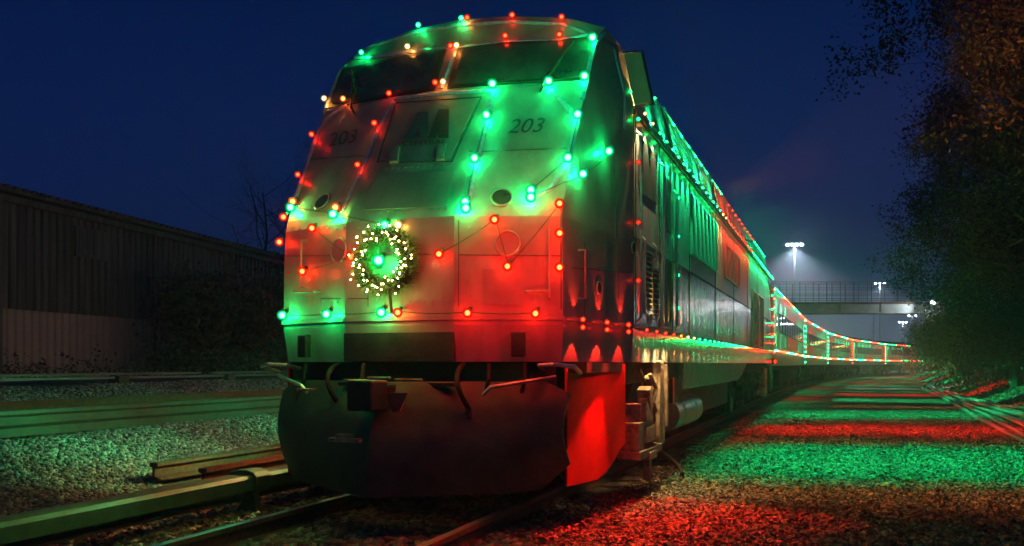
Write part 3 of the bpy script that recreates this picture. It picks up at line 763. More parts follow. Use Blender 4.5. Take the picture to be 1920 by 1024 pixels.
# windshield: gasket + two panes (each side of the centre post)
def windpane(sgn):
    def q(u,v):     # u 0 centre..1 corner, v 0 bottom..1 top
        def at(r,w):
            for k_ in range(4):
                (a,ya,za),(c,yc,zc)=RINGS[r][k_],RINGS[r][k_+1]
                if w<=c: t_=(w-a)/(c-a); return Vector(W(w,ya+(yc-ya)*t_,za+(zc-za)*t_,sgn))
        return at(7,1.33*u).lerp(at(8,1.345*u),v)
    nrm=(q(1,0)-q(0,0)).cross(q(0,1)-q(0,0)).normalized()
    if nrm.y>0: nrm=-nrm
    def quad(u0,u1,v0,v1,off,name,m,par):
        b_=MB(); us=[u0,.376,.79,u1]; L_=[]
        for d_ in (off,-.01):
            for v in (v0,v1):
                for u in us: L_.append(q(u,v)+nrm*d_)
        b_.add(L_,[(0,1,5,4),(1,2,6,5),(2,3,7,6),(8,12,13,9),(9,13,14,10),(10,14,15,11),(0,8,9,1),(1,9,10,2),(2,10,11,3),(4,5,13,12),(5,6,14,13),(6,7,15,14),(0,4,12,8),(3,11,15,7)])
        return b_.build(name,M[m],par)
    f=quad(.045,.975,.04,.97,.010,'windshield_gasket','gasket',loco)
    quad(.085,.945,.11,.90,.014,'windshield_pane','glass',f)
    # wiper
    wp=MB(); a=q(.72,-.12)+nrm*.05; c=q(.80,.52)+nrm*.03; wp.tube([q(.70,-.2)+nrm*.0,a,c],.012,6); wp.tube([q(.72,.15)+nrm*.03,q(.86,.86)+nrm*.03],.010,5); wp.build('wiper',M['black'],loco)
windpane(1); windpane(-1)
# nose door outline, sunken panel, hinges, handrails
strip([(742,193),(903,182),(848,303),(707,305),(742,193)],.012,'door_seam','seam',t=.004)
patch([(748,197),(897,187),(844,298),(713,300)],'nose_door','silver',off=.0,thick=.006)
patch([(704,330),(852,320),(838,388),(682,394)],'nose_hatch','stripe',off=.0,thick=.006)
for (x,y) in ((742,296),(829,292)):
    o_=patch([(x-7,y-18),(x+9,y-19),(x+5,y+10),(x-10,y+11)],'door_hinge','silver',off=.0,thick=.028)
# portholes (headlights on slope break) and round lights
def disc(x,y,r,name,m,off=.0,t=.03,parent=loco,rim=None):
    p,nn=hit(x,y); b_=MB(); b_.tube([p-nn*.01,p+nn*(off+t)],r,24); o_=b_.build(name,M[m],parent)
    if rim:
        bb=MB(); u=nn.orthogonal().normalized(); v=nn.cross(u); bb.tube([p+nn*(off+t*.7)+(u*math.cos(a)+v*math.sin(a))*r for a in [i*2*math.pi/24 for i in range(25)]],r*.12,6,cap=False); bb.build('rim',M[rim],o_,smooth=True)
    return o_
disc(606,380,.085,'headlight','glass',t=.02,rim='stripe'); disc(941,372,.085,'headlight','glass',t=.02,rim='stripe')
disc(952,457,.10,'marker_light','stripe',t=.012,rim='stripe'); disc(636,470,.10,'marker_light','stripe',t=.012,rim='stripe')
disc(1122,540,.055,'side_cap','black',t=.012,rim='steel')
disc(1190,465,.055,'side_cap','black',t=.012,rim='steel')
patch([(905,505),(1000,505),(1000,572),(905,572)],'nose_vent','stripe',off=0,thick=.006)
strip([(1096,455),(1096,590)],.008,'nose_seam','seam',t=.002); strip([(1137,520),(1137,596)],.008,'nose_seam','seam',t=.002)
strip([(1052,455),(1052,580)],.008,'nose_seam','seam',t=.002)
# pale chevron on right nose flank
for pl_ in ([(535,480),(735,478)],[(738,476),(1050,480)],[(690,412),(690,575)],[(860,412),(860,575)],[(1050,500),(1180,512)],[(560,300),(690,292)],[(880,285),(1062,278)],[(600,560),(690,560)],[(1145,130),(1160,560)]):
    strip(pl_,.007,'nose_seam','seam',t=.0025)
bolts=MB()
for (a,c,n_) in (((700,318),(856,308),14),((678,398),(838,392),14),((560,566),(1045,566),34),((1060,566),(1180,586),12),((548,428),(700,428),12),((880,426),(1045,420),14)):
    for q in range(n_):
        p_,n2=hit(a[0]+(c[0]-a[0])*q/(n_-1),a[1]+(c[1]-a[1])*q/(n_-1)); bolts.tube([p_-n2*.002,p_+n2*.006],.009,6)
bo=bolts.build('rivets',M['silver'],loco); bm_=bmesh.new(); bm_.from_mesh(nose_o.data); bm_.from_mesh(bo.data); bm_.to_mesh(nose_o.data); bm_.free(); bpy.data.objects.remove(bo)
for (xa,ya,xb,yb) in ((575,452,575,540),(1030,430,1030,560),(1085,470,1085,560),(716,440,716,500)):
    pa,na=hit(xa,ya); pb,nb2=hit(xb,yb); MB().tube([pa,pa+na*.06,pb+nb2*.06,pb],.011,8).build('grab_rail',M['silver'],loco,smooth=True)
for (xa,xb,yy) in ((560,600,548),(985,1030,548)):
    pa,na=hit(xa,yy); pb,nb2=hit(xb,yy); MB().tube([pa,pa+na*.06,pb+nb2*.06,pb],.011,8).build('grab_rail',M['silver'],loco,smooth=True)
# mirror / sun flap at right and left
for sgn in (1,-1):
    f=MB(); f.add([W(1.45,8.62,4.24,sgn),W(1.60,8.70,4.25,sgn),W(1.70,8.74,3.76,sgn),W(1.54,8.66,3.74,sgn),W(1.45,8.66,4.24,sgn),W(1.60,8.74,4.25,sgn),W(1.70,8.78,3.76,sgn),W(1.54,8.70,3.74,sgn)],
       [(0,1,2,3),(4,7,6,5),(0,4,5,1),(1,5,6,2),(2,6,7,3),(3,7,4,0)])
    fo=f.build('cab_mirror',M['silver'],loco,bevel=.006)
    MB().tube([W(1.41,8.68,4.26,sgn),W(1.61,8.72,4.27,sgn),W(1.715,8.76,3.75,sgn),W(1.50,8.68,3.72,sgn)],.012,6).build('mirror_frame',M['gasket'],fo)
# cab side window
MB().box(RX-.004,RX+.012,8.95,9.85,2.95,3.5).build('cab_side_window',M['glass'],loco,bevel=.02)

# lettering
def text_mesh(txt, shear=0.):
    cu=bpy.data.curves.new('t','FONT'); cu.body=txt; cu.size=1; cu.shear=shear; cu.resolution_u=4; cu.align_x='CENTER'; cu.align_y='CENTER'
    to=bpy.data.objects.new('t',cu); col.objects.link(to); dg=bpy.context.evaluated_depsgraph_get(); dg.update()
    me=bpy.data.meshes.new_from_object(to.evaluated_get(dg)); 
    V=[v.co.copy() for v in me.vertices]; F=[tuple(p_.vertices) for p_ in me.polygons]
    bpy.data.objects.remove(to); bpy.data.curves.remove(cu); bpy.data.meshes.remove(me); return V,F
def lettering(txt, cx_, cy_, ux, uy, vx, vy, m, name, label=None, shear=0., off=.006):
    V,F=text_mesh(txt,shear); b_=MB(); VV=[]
    for v in V:
        p,nn=hit(cx_+ux*v.x+vx*v.y, cy_+uy*v.x+vy*v.y); VV.append(p+nn*off)
    b_.add(VV,F); o_=b_.build(name,M[m],loco)
    if label: o_['label']=label
    return o_
lettering('203',641,261,37,-6,1,-36,'decal','number','dark italic number 203 on the left of the nose',shear=.25)
lettering('203',985,238,45,-2,5,-38,'decal','number','dark italic number 203 on the right of the nose',shear=.25,off=.006)
lettering('CENTRAL',797,271,19,-.9,0,-13,'decal','lettering',off=.022)
b_=MB()
def polyn(pts,mi,off=.012,ex=.006):
    VV=[hit(a,b2)[0]+hit(a,b2)[1]*(off+ex) for a,b2 in pts]; b_.add(VV,[tuple(range(len(pts)))],mi)
polyn([(758,264),(776,264),(805,213),(785,213)],1); polyn([(786,213),(805,213),(804,262),(788,262)],1,.014)
polyn([(803,262),(823,208),(843,208),(818,262)],0,.012); polyn([(823,208),(843,208),(842,262),(822,262)],0,.014)
b_.build('logo',[M['decal'],M['decal2']],loco)

# ------------------------------------------------------------------ light bulbs
BULB={}
def bulb_mesh(c, big=1., S=None):
    key=(c,big,S)
    if key in BULB: return BULB[key]
    ck=COLS[c]; kc='core'+c+str(S)
    if kc not in M: M[kc]=emis('glowing_'+{'G':'green','R':'red','A':'amber','O':'orange'}[c]+'_core', {'R':(1,.026,.006),'O':(1,.2,.03)}.get(c,ck), (S or CORE[c])*({'R':.45,'O':.5,'A':.8}.get(c,1.5))); M['sh'+kc]=shell('bulb_glass_'+c, ck, {'G':.62,'R':.8,'A':1.0,'O':1.1}[c])
    b=MB(); b.ico((0,0,0),.0155*big,2,0); b.ico((0,0,0),.030*big,2,1); b.tube([(0,.02*big,.012*big),(0,.045*big,.03*big)],.012*big,6,2)
    me=bpy.data.meshes.new('bulb'); me.from_pydata(b.v,[],b.f)
    for m_ in (M[kc],M['sh'+kc],M['wire']): me.materials.append(m_)
    me.polygons.foreach_set('material_index',b.m); me.polygons.foreach_set('use_smooth',[True]*len(b.f)); me.update()
    BULB[key]=me; return me
def bulb(parent, p, c, big=1., S=None):
    o=bpy.data.objects.new('bulb',bulb_mesh(c,big,S)); col.objects.link(o); o.parent=parent
    o.location=Vector(p)-parent.location; return o
def spot(parent,p,d,c,power,ang,blend=.4,rad=.01,name='bulb_or_fill_spot'):  # spots for the bulbs, and fill spots added beyond them
    l=bpy.data.lights.new(name,'SPOT'); l.color=COLS[c] if c in COLS else c; l.energy=power; l.spot_size=R(ang); l.spot_blend=blend; l.shadow_soft_size=rad
    o=bpy.data.objects.new(name,l); col.objects.link(o); o.parent=parent
    o.rotation_euler=Vector(d).to_track_quat('-Z','Y').to_euler(); o.location=Vector(p)-(parent.location if parent else Vector())
    return o

def pt(x,y,off=.05): return hit(x,y,off)[0]
FRONT={
 'string of red and green bulbs arching over the windshield top':[('G',698,84),('G',790,56),('G',868,44),('R',879,43),('R',961,38),('R',1054,43)],
 'lower string of bulbs just above the windshield':[('G',684,108),('A',770,96),('R',848,96),('A',859,95),('R',949,78),('R',1050,75)],
 'string of bulbs down the left edge of the nose':[('G',637,127),('A',607,192),('R',578,257),('R',547,330),('O',558,386)],
 'string of bulbs along the foot of the windshield':[('O',650,194),('R',736,184),('R',822,164),('A',834,163),('G',925,168),('G',1030,163),('G',1097,153),('G',1112,81)],
 'string of red bulbs down the left of the nose door':[('R',710,240),('R',679,318),('O',638,398)],
 'string of green bulbs down the right of the nose door':[('G',914,226),('G',892,307),('G',873,388),('G',874,400)],
 'string of green bulbs down the right edge of the nose':[('G',1082,224),('G',1064,305),('G',995,366),('G',995,379),('G',1080,329),('G',1129,285)],
 'string of green and amber bulbs looped above the wreath':[('G',554,397),('G',634,410),('G',728,425),('A',753,425)],
 'zigzag string of red bulbs across the lower nose at left':[('R',596,430),('R',666,484),('R',578,510),('R',530,410),('R',529,455),('R',528,513)],
 'zigzag string of red bulbs across the lower nose at right':[('R',829,479),('R',927,415),('R',951,501),('R',1048,388),('R',1048,440),('R',1048,503)],
 'string of green and red bulbs along the front sill':[('G',543,592),('G',626,590),('G',723,587),('R',754,587),('R',877,588),('R',1003,589)],
}
for lb,items in FRONT.items():
    p0=pt(items[0][1],items[0][2],.0); t=thing('light_string',tuple(p0),lb,'light string','light strings on the locomotive')
    ps=[]
    for (c,x,y) in items:
        p=pt(x,y,.08 if 'sill' in lb else .065)
        dim=(y<150 and x<1090) or (x<740 and y<380) or 'foot of the windshield' in lb and x<900
        bulb(t,p,c,1.05 if dim else (1.6 if c=='G' else 1.4),190 if dim else ({'G':330,'R':420}.get(c,170)))
        if not dim and x>535:  # point light added well in front of the bulb to wash the nose
            l_=bpy.data.lights.new('nose_fill','POINT'); l_.color=COLS[c]; l_.energy={'G':1.0 if y<560 else .6,'R':4.4}.get(c,.3)*(1.5 if x>860 else (.8 if c=='G' else .65)); l_.shadow_soft_size=.05; l_.color=(1,.014,.004) if c=='R' else COLS[c]
            lo=bpy.data.objects.new('nose_fill',l_); col.objects.link(lo); lo.parent=t; lo.location=pt(x,y,.30)-t.location; ps.append(p-Vector((0,-.03,-.01)))
    w=MB()
    for i in range(len(ps)-1):
        a,c_=ps[i],ps[i+1]
        if (a-c_).length>1.2: continue
        n_=8; pts=[]
        for q in range(n_+1):
            u=q/n_; pp_=a.lerp(c_,u); s_=hit(960+FPX*((pp_-CAM).dot(RGT))/((pp_-CAM).dot(FWD)), 683-FPX*(pp_.z-CAMZ)/((pp_-CAM).dot(FWD)),.02)[0]
            pts.append(s_.lerp(pp_,abs(2*u-1)**3)+Vector((0,0,-.015*4*u*(1-u))))
        w.tube(pts,.0035,5,cap=False)
    if w.v: w.build('wire',M['wire'],t)
# clear tape ribbons
TAPE=[[(655,106),(698,86),(790,58),(868,46),(961,40),(1054,45),(1102,62)],[(655,107),(684,109),(770,97),(853,91),(949,79),(1050,76),(1102,64)],
 [(852,97),(827,166)],[(736,187),(826,175),(925,170)],[(736,187),(710,240),(679,318),(640,400)],[(925,170),(914,226),(892,307),(874,395)],
 [(637,130),(607,192),(600,216),(650,197)],[(650,197),(580,252),(548,330),(545,372),(558,388)],[(1140,56),(1113,84),(1098,153),(1091,186)],[(1035,168),(1082,224),(1066,300),(1034,352),(997,372)],
 [(1151,92),(1172,182),(1170,240)]]
for i,tp in enumerate(TAPE):
    o_=strip(tp,.05,'cable_tape','tape',t=.008)
    o_.parent=None; o_.data.transform(Matrix.Translation(loco.location)); c0=Vector(o_.data.vertices[0].co); o_.data.transform(Matrix.Translation(-c0)); o_.location=c0
    tag(o_,['pale tape arching over the top of the cab roof','pale tape running just above the windshield','short pale tape on the windshield centre post','pale tape along the foot of the windshield','pale tape beside the nose door on its left','pale tape beside the nose door on its right','short looped pale tape under the left windshield corner','pale tape down the left edge of the nose','pale tape on the right windshield pillar','pale tape down the right part of the nose','pale tape behind the right windshield pillar'][i],'cable tape','clear tapes holding the light cables')

# side strings of the locomotive
def sillcol(y):
    if y<10.9: return 'R'
    if y<11.5: return 'O'
    if y<12.1: return 'A'
    if y<18.9: return 'G'
    if y<19.8: return 'A'
    if y<20.6: return 'O'
    return 'R'
def eavecol(y):
    if y<9.6: return 'A'
    if y<15.2: return 'G'
    if y<16.0: return 'A'
    if y<20.6: return 'R'
    return 'G'
def scallop(parent,p,c,up=True,down=True,pw=1.,ang=46):
    out=None
    if up: spot(parent,Vector(p)+Vector((.0,0,.035)),Vector((-.32,0,1)),c,pw,ang,.25)
    if down: spot(parent,Vector(p)+Vector((.0,0,-.035)),Vector((-.30,0,-1)),c,pw*.8,ang,.25)
t=thing('light_string',(RX,17,1.55),'long string of bulbs along the locomotive side sill, red then green then red','light string','light strings on the locomotive')
y=8.95; ps=[]
while y<27.5:
    p=(RX+.085,y,1.545); c=sillcol(y); bulb(t,p,c,.6,160); ps.append((RX+.06,y,1.55))
    scallop(t,p,c if y<8.9 or not(9.4<y<10.9) else 'A',pw=42.,ang=27,up=(y<21 or True))
    y+=.52
MB().tube(ps,.006,5).build('wire',M['wire'],t)
for y in (9.3,9.8,10.3): spot(t,(RX+.13,y,1.46),(-.10,0,-1),(1,.62,.25),46,96,.6,.03)  # amber spots added to light the truck ironwork
# nose flank sill bulbs (doubled)
t=thing('light_string',(RX-.1,7.6,1.55),'red bulbs in pairs along the sill of the right nose flank','light string','light strings on the locomotive')
for i,u in enumerate((.12,.45,.78)):
    w=1.325+.2*u; yy=6.98+1.7*u
    base=Vector(W(w+.085,yy,1.55))
    bulb(t,base+Vector((0,0,.02)),'R',.9,120); bulb(t,base+Vector((0,0,-.045)),'R',.9,120)
    nrm=Vector((-1,.118,0))
    spot(t,base+Vector((0,0,.06)),Vector((-.45,.05,1)),'R',9,54,.15); spot(t,base+Vector((0,0,-.08)),Vector((-.16,.02,-1)),'R',26,72,.15)
for (w_,yy,tx,ty,pw_,an) in ((1.45,7.3,-2.0,6.3,70,60),(1.48,7.8,-1.7,7.4,90,60),(1.52,8.3,-1.3,8.3,110,56),(1.52,8.5,-.7,8.1,110,40),(1.52,8.4,-1.0,7.0,120,44)):
    sp_=Vector(W(w_+.12,yy,1.50)); spot(t,sp_,Vector((tx,ty,G))-sp_,'R',pw_*3.4,an,.7,.03)
# fill spot added off the bulbs to light the valance evenly
spot(t,Vector(W(1.98,7.75,1.35)),Vector((-.75,0,-1)),'R',13,120,1.,.05)
# eave string
t=thing('light_string',(RX,17,3.7),'dense string of bulbs along the locomotive eave, green then red then green','light string','light strings on the locomotive')
y=8.85; ps=[]; k_=0
while y<27.3:
    c=eavecol(y); p=(RX+.085,y,3.69); bulb(t,p,c,.6,160); ps.append((RX+.06,y,3.7))
    spot(t,(RX+.085,y,3.65),(-.27,0,-1),c if y>10 else (1,.72,.35),75,58,.4)
    if k_%2==0: spot(t,(RX+.09,y,3.73),(-.55,0,1),c,60,90,.5)
    y+=.40; k_+=1
MB().tube(ps,.006,5).build('wire',M['wire'],t)
# roof string
t=thing('light_string',(RX-.14,17,4.25),'string of spaced bulbs along the locomotive roof edge against the sky','light string','light strings on the locomotive')
y=9.7; ps=[]
while y<26.8:
    c='G' if y<16.6 else ('R' if y<23.2 else 'G'); p=(RX-.10,y,4.27); bulb(t,p,c,.6,160); ps.append((RX-.13,y,4.25))
    y+=.62
MB().tube(ps,.006,5).build('wire',M['wire'],t)
# corner strings
t=thing('light_string',(RX,8.72,2.5),'upright string of red bulbs on the corner between nose and cab side','light string','light strings on the locomotive')
for z,c in ((3.18,'R'),(2.59,'R'),(2.02,'R'),(3.88,'G'),(3.60,'G')): bulb(t,(RX+.05 if z<3.7 else RX-.02,8.70,z),c,.85,50)
MB().tube([(RX+.025,8.70,1.6),(RX+.025,8.70,3.9)],.006,5).build('wire',M['wire'],t)
t=thing('light_string',(RX,10.95,2.5),'upright string of green bulbs behind the cab door','light string','light strings on the locomotive')
for z in (3.22,2.75,2.28,1.88): bulb(t,(RX+.06,10.95,z),'G',.9,60)
MB().tube([(RX+.035,10.95,1.6),(RX+.035,10.95,3.6)],.006,5).build('wire',M['wire'],t)
t=thing('light_string',(RX,27.2,2.5),'upright string of green bulbs at the rear corner of the locomotive','light string','light strings on the locomotive')
for z in (3.2,2.8,2.4,2.0): bulb(t,(RX+.06,27.2,z),'G',1.2,60)
MB().tube([(RX+.035,27.2,1.6),(RX+.035,27.2,3.6)],.006,5).build('wire',M['wire'],t)

t=thing('light_string',(CX-1.525,17,1.55),'string of bulbs on the far side of the locomotive that tints the ballast green','light string','light strings on the locomotive')
y=8.9
while y<22:
    c='G' if (y<10.9 or 12.<y<20) else ('O' if y<12 else 'R'); bulb(t,(CX-1.61,y,1.545),c,.6,160); y+=.6
for (y,c,pw_) in ((9.2,'G',1.15),(10.4,'G',1.15),(11.6,'A',.12),(13,'G',1.1),(14.8,'G',1.0),(16.8,'A',.35),(18.8,'G',.6),(21,'G',.5)):
    for (dx,ang,k) in ((1.6,60,.25),(3.6,44,.8),(6.0,30,.55)):
        src=Vector((CX-1.63,y,2.6 if False else 1.6)); tg=Vector((CX-1.6-dx,y-.6-dx*.35,G)); spot(t,src,tg-src,c if not(dx<2 and c=='G') else 'A',420*k*pw_,ang,.7,.03)
for y in (9,14,19.5): spot(t,(CX-1.66,y,1.62),(-1,.12,.03),(1,.68,.46),190,118,1.,.1)  # wide warm fill spots added to brighten the shed wall
for (x0,y0,x1,y1,c,pw_,an) in ((-5.1,9.0,-4.6,6.9,'A',50,40),(-5.1,9.2,-5.1,5.4,'G',45,30),(-5.1,9.0,-4.8,5.4,'A',200,34),(-5.1,9.2,-5.6,6.6,'R',120,30),(-5.1,9.0,-4.9,4.9,'R',160,22),(-5.1,9.4,-6.7,8.0,'R',160,40),(-5.1,9.4,-4.45,6.2,'G',120,30)):  # extra spots added to colour the leaves and ballast by the rails
    s0_=Vector((x0,y0,1.5)); spot(t,s0_,Vector((x1,y1,G))-s0_,c,pw_,an,.8,.03)
spot(t,Vector(W(1.25,6.8,1.5,-1)),Vector((-4.3,4.5,G))-Vector(W(1.25,6.8,1.5,-1)),'G',170,44,.8,.03)  # spots added below the front sill to tint the rails ahead
spot(t,Vector(W(1.2,6.75,1.5)),Vector((-2.55,4.9,G))-Vector(W(1.2,6.75,1.5)),'R',240,36,.8,.03)
# wreath with warm lights in front of the nose centre
wc,wn=hit(733,492,.10)
wr=thing('wreath',tuple(wc),'evergreen wreath with warm white fairy lights hung on the locomotive nose','wreath')
wn=Vector((math.sin(.0),-1,0)); RW=.215
Pn=[];Nn=[]
b=MB()
b.tube([wc+Vector((RW*math.cos(a),0,RW*math.sin(a))) for a in [i*2*math.pi/28 for i in range(29)]],.035,8,cap=False)
b.build('ring',M['twig'],wr)
nb_=MB()
for i in range(6500):
    a=random.uniform(0,6.283); ph=random.uniform(0,6.283)
    dr_=Vector((math.cos(a),0,math.sin(a))); cc=wc+dr_*RW
    d=(dr_*math.cos(ph)+Vector((0,-1,0))*math.sin(ph)+Vector((random.gauss(0,.5),random.gauss(0,.5),random.gauss(0,.5)))).normalized()
    L_=random.uniform(.05,.135); s_=d.cross(Vector((random.random(),random.random(),random.random()))).normalized()*.008
    e=cc+d*L_; q0=cc+d*.02
    nb_.add([q0-s_,q0+s_,e],[(0,1,2)])
nb_.build('needles',M['needle'],wr)
fm=emis('fairy_light_glow',(1,.52,.16),110)
M['fairy']=fm; meF=bpy.data.meshes.new('fairy_light'); b=MB(); b.ico((0,0,0),.0062,1); meF.from_pydata(b.v,[],b.f); meF.materials.append(fm)
for i in range(70):
    a=i*2.399; rr_=RW+random.uniform(-.07,.10); 
    o_=bpy.data.objects.new('fairy_light',meF); col.objects.link(o_); o_.parent=wr; o_.location=(rr_*math.cos(a),-random.uniform(.06,.115),rr_*math.sin(a))
for q in range(5):  # point lights added before the wreath to spread a warm glow
    a=q*1.2566; l_=bpy.data.lights.new('wreath_fill','POINT'); l_.color=(1,.6,.22); l_.energy=.55; l_.shadow_soft_size=.04; lo=bpy.data.objects.new('wreath_fill',l_); col.objects.link(lo); lo.parent=wr; lo.location=(.25*math.cos(a),-.22,.25*math.sin(a))
o_=bulb(wr,wc+Vector((-.03,-.06,0)),'G',2.0); 
o_=MB().tube([wc+Vector((.05,-.02,-RW)),wc+Vector((.06,.0,-RW-.22))],.014,6).build('hanging_cord',M['wire'],wr)

# ------------------------------------------------------------------ beams that colour the ground (unseen spots added along the eave string)
eave_t=[o for o in bpy.data.objects if o.name.startswith('light_string') and 'dense' in o.get('label','')][0]
BAND=[(5.9,'R',8.3,1.0,7.4),(7.9,'R',8.3,.9,7.9),(9.6,'A',9.6,.5,9.5),(11.3,'G',0,1.5,11.2),(13.0,'G',0,1.2,12.6),(15.2,'A',0,.3,15),(19.4,'R',0,1.1,19.2),(20.8,'R',0,.9,20.4),(23.2,'G',0,1.,22.6)]
def groundbeams(parent,origin,across,col_,pw,z=3.62):
    for (dist,ang,k) in ((.75,30,.5),(1.5,34,.5),(2.6,32,.7),(4.0,28,.85),(5.6,25,1.0),(7.6,21,1.0),(9.6,14,.45)):
        tgt=Vector(origin)+Vector(across)*dist; tgt.z=G
        o_=Vector((origin[0],origin[1],z)); spot(parent,o_+Vector(across)*.06,(tgt-o_),col_,pw*k*1900,ang,.8,.03)
A20=Vector((math.cos(R(13)),math.sin(R(13)),0))
for (y,c,k) in ((9.0,'O',.14),(9.8,'A',.26),(11.0,'G',.7),(12.0,'G',1.0),(13.0,'G',1.1),(14.0,'G',1.1),(15.0,'G',.8),(16.4,'A',.3),(18.4,'R',1.2),(19.4,'R',1.4),(20.4,'R',1.1),(22.4,'A',.3),(24.2,'G',1.2),(25.6,'G',1.3),(27,'G',1.)):
    groundbeams(eave_t,(RX+.08,max(y,8.8),0),Vector((1,(y-max(y,8.8))/4,0)) if y<8.8 else A20,c,k)

for (src,tg,c,pw_,ang) in (((RX+.09,14,3.72),(7,27.5,10),(1,.25,.06),8000,30),((RX+.09,16,3.72),(7.5,36,7),(.55,.8,.15),2600,26),((RX+.09,18,3.72),(6.2,50,5),(.4,1,.2),1300,22),((RX+.09,20,3.72),(6.2,60,4.5),(.3,1,.25),3500,16)):
    spot(eave_t,src,Vector(tg)-Vector(src),c,pw_,ang,.9,.05)  # fill spots added at the eave to brighten the trees
# ------------------------------------------------------------------ coaches
LC=21.2
def make_coach():
    r=thing('passenger_coach',(0,0,0),'coach','coach','coaches behind the locomotive')
    L0,L1=.35,LC-.35
    sec=[(1.525,1.15),(1.525,1.6),(1.525,2.2),(1.525,2.85),(1.525,3.45),(1.44,3.62),(1.15,3.80),(.6,3.90),(0,3.93)]
    f=[(-w,z) for w,z in sec]+[(w,z) for w,z in sec[::-1][1:]]; n=len(f); b=MB()
    for y in (L0,L1): b.v+=[(w,y,z) for w,z in f]
    for j in range(n-1):
        z=(f[j][1]+f[j+1][1])/2; b.f.append((j,j+1,n+j+1,n+j)); b.m.append(1 if z>3.5 else 0)
    b.f+=[tuple(range(n-1,-1,-1)),tuple(n+j for j in range(n))]; b.m+=[0,0]
    b.build('body',[M['coach'],M['roofblk']],r)
    for sgn in (1,-1):
        X=1.525*sgn; x0,x1=(X-.004,X+.012) if sgn>0 else (X-.012,X+.004)
        ny=11; 
        for i in range(ny):
            y=3.1+i*1.42; w_=MB().box(x0,x1,y,y+1.12,2.28,2.86).build('window',M['coachwin'],r)
            if sgn>0:
                MB().box(X,X+.022,y-.03,y,2.25,2.89).box(X,X+.022,y+1.12,y+1.15,2.25,2.89).box(X,X+.022,y,y+1.12,2.86,2.89).box(X,X+.022,y,y+1.12,2.25,2.28).build('frame',M['gasket'],w_)
        for y in (1.2,LC-2.1):
            d=MB().box(x0,x1+.004*sgn,y,y+.9,1.25,3.3).build('door',M['coach'],r,bevel=.01)
            MB().box(X-.001 if sgn>0 else X-.02,X+.02 if sgn>0 else X+.001,y+.22,y+.68,2.25,2.9).build('door_window',M['coachwin'],d)
    rb=MB()
    for z in (1.25,1.32,1.39,1.46,1.8,1.9,2.0,2.1): rb.box(1.52,1.533,L0+.1,L1-.1,z,z+.02)
    rb.box(1.52,1.54,L0,L1,3.44,3.47); rb.build('side_ribs',M['coach'],r)
    u=MB(); u.box(-1.3,1.3,L0+.2,L1-.2,.98,1.15)
    for (a,c,z) in ((5.4,7.6,.42),(8.0,9.3,.5),(9.8,12.2,.38),(12.6,14.8,.45)): u.box(-1.35,1.35,a,c,z,.98)
    u.build('underframe',M['under'],r,bevel=.02)
    for yc in (2.9,LC-2.9): truck(yc,r,half=1.15,detail=False,cx=0,zr=.43)
    MB().box(-.7,.7,-.05,.35,1.1,3.3).box(-.7,.7,LC-.35,LC+.05,1.1,3.3).build('gangway',M['rubber'],r)
    e=MB()
    for y in (.15,LC-.15):
        for x in (1.1,1.3): e.tube([(x,y,1.1),(x+.02,y,.75),(x-.1,y,.55)],.03,6)
    e.build('jumper_cables',M['beige'],r)
    rf_=MB()
    for y in (4,8.5,13,17.5): rf_.box(-.5,.5,y-.9,y+.9,3.88,3.98)
    rf_.build('roof_vents',M['roofblk'],r,bevel=.02)
    return r
coach=make_coach()
CPOS=[]
s0=28.15
names=['first coach, coupled directly behind the locomotive','second coach behind the locomotive, at the left end of the footbridge','third coach behind the locomotive, under the footbridge','fourth coach, partly hidden where the train bends right','last coach at the far tail of the bending train']
def seqcol(s):
    k=int(s//3.6)%4
    return ('R','G','O','G')[k] if False else ('G','R')[k%2]
for i in range(5):
    a,_=path_pt(s0+i*LC+.3); c,_=path_pt(s0+(i+1)*LC-.3)
    d=(c-a).normalized(); o=coach if i==0 else copy_tree(coach)
    o.location=a-d*.3; o.rotation_euler=(0,0,-math.atan2(d.x,d.y)); o['label']='silver '+names[i]
    CPOS.append((a-d*.3,d))
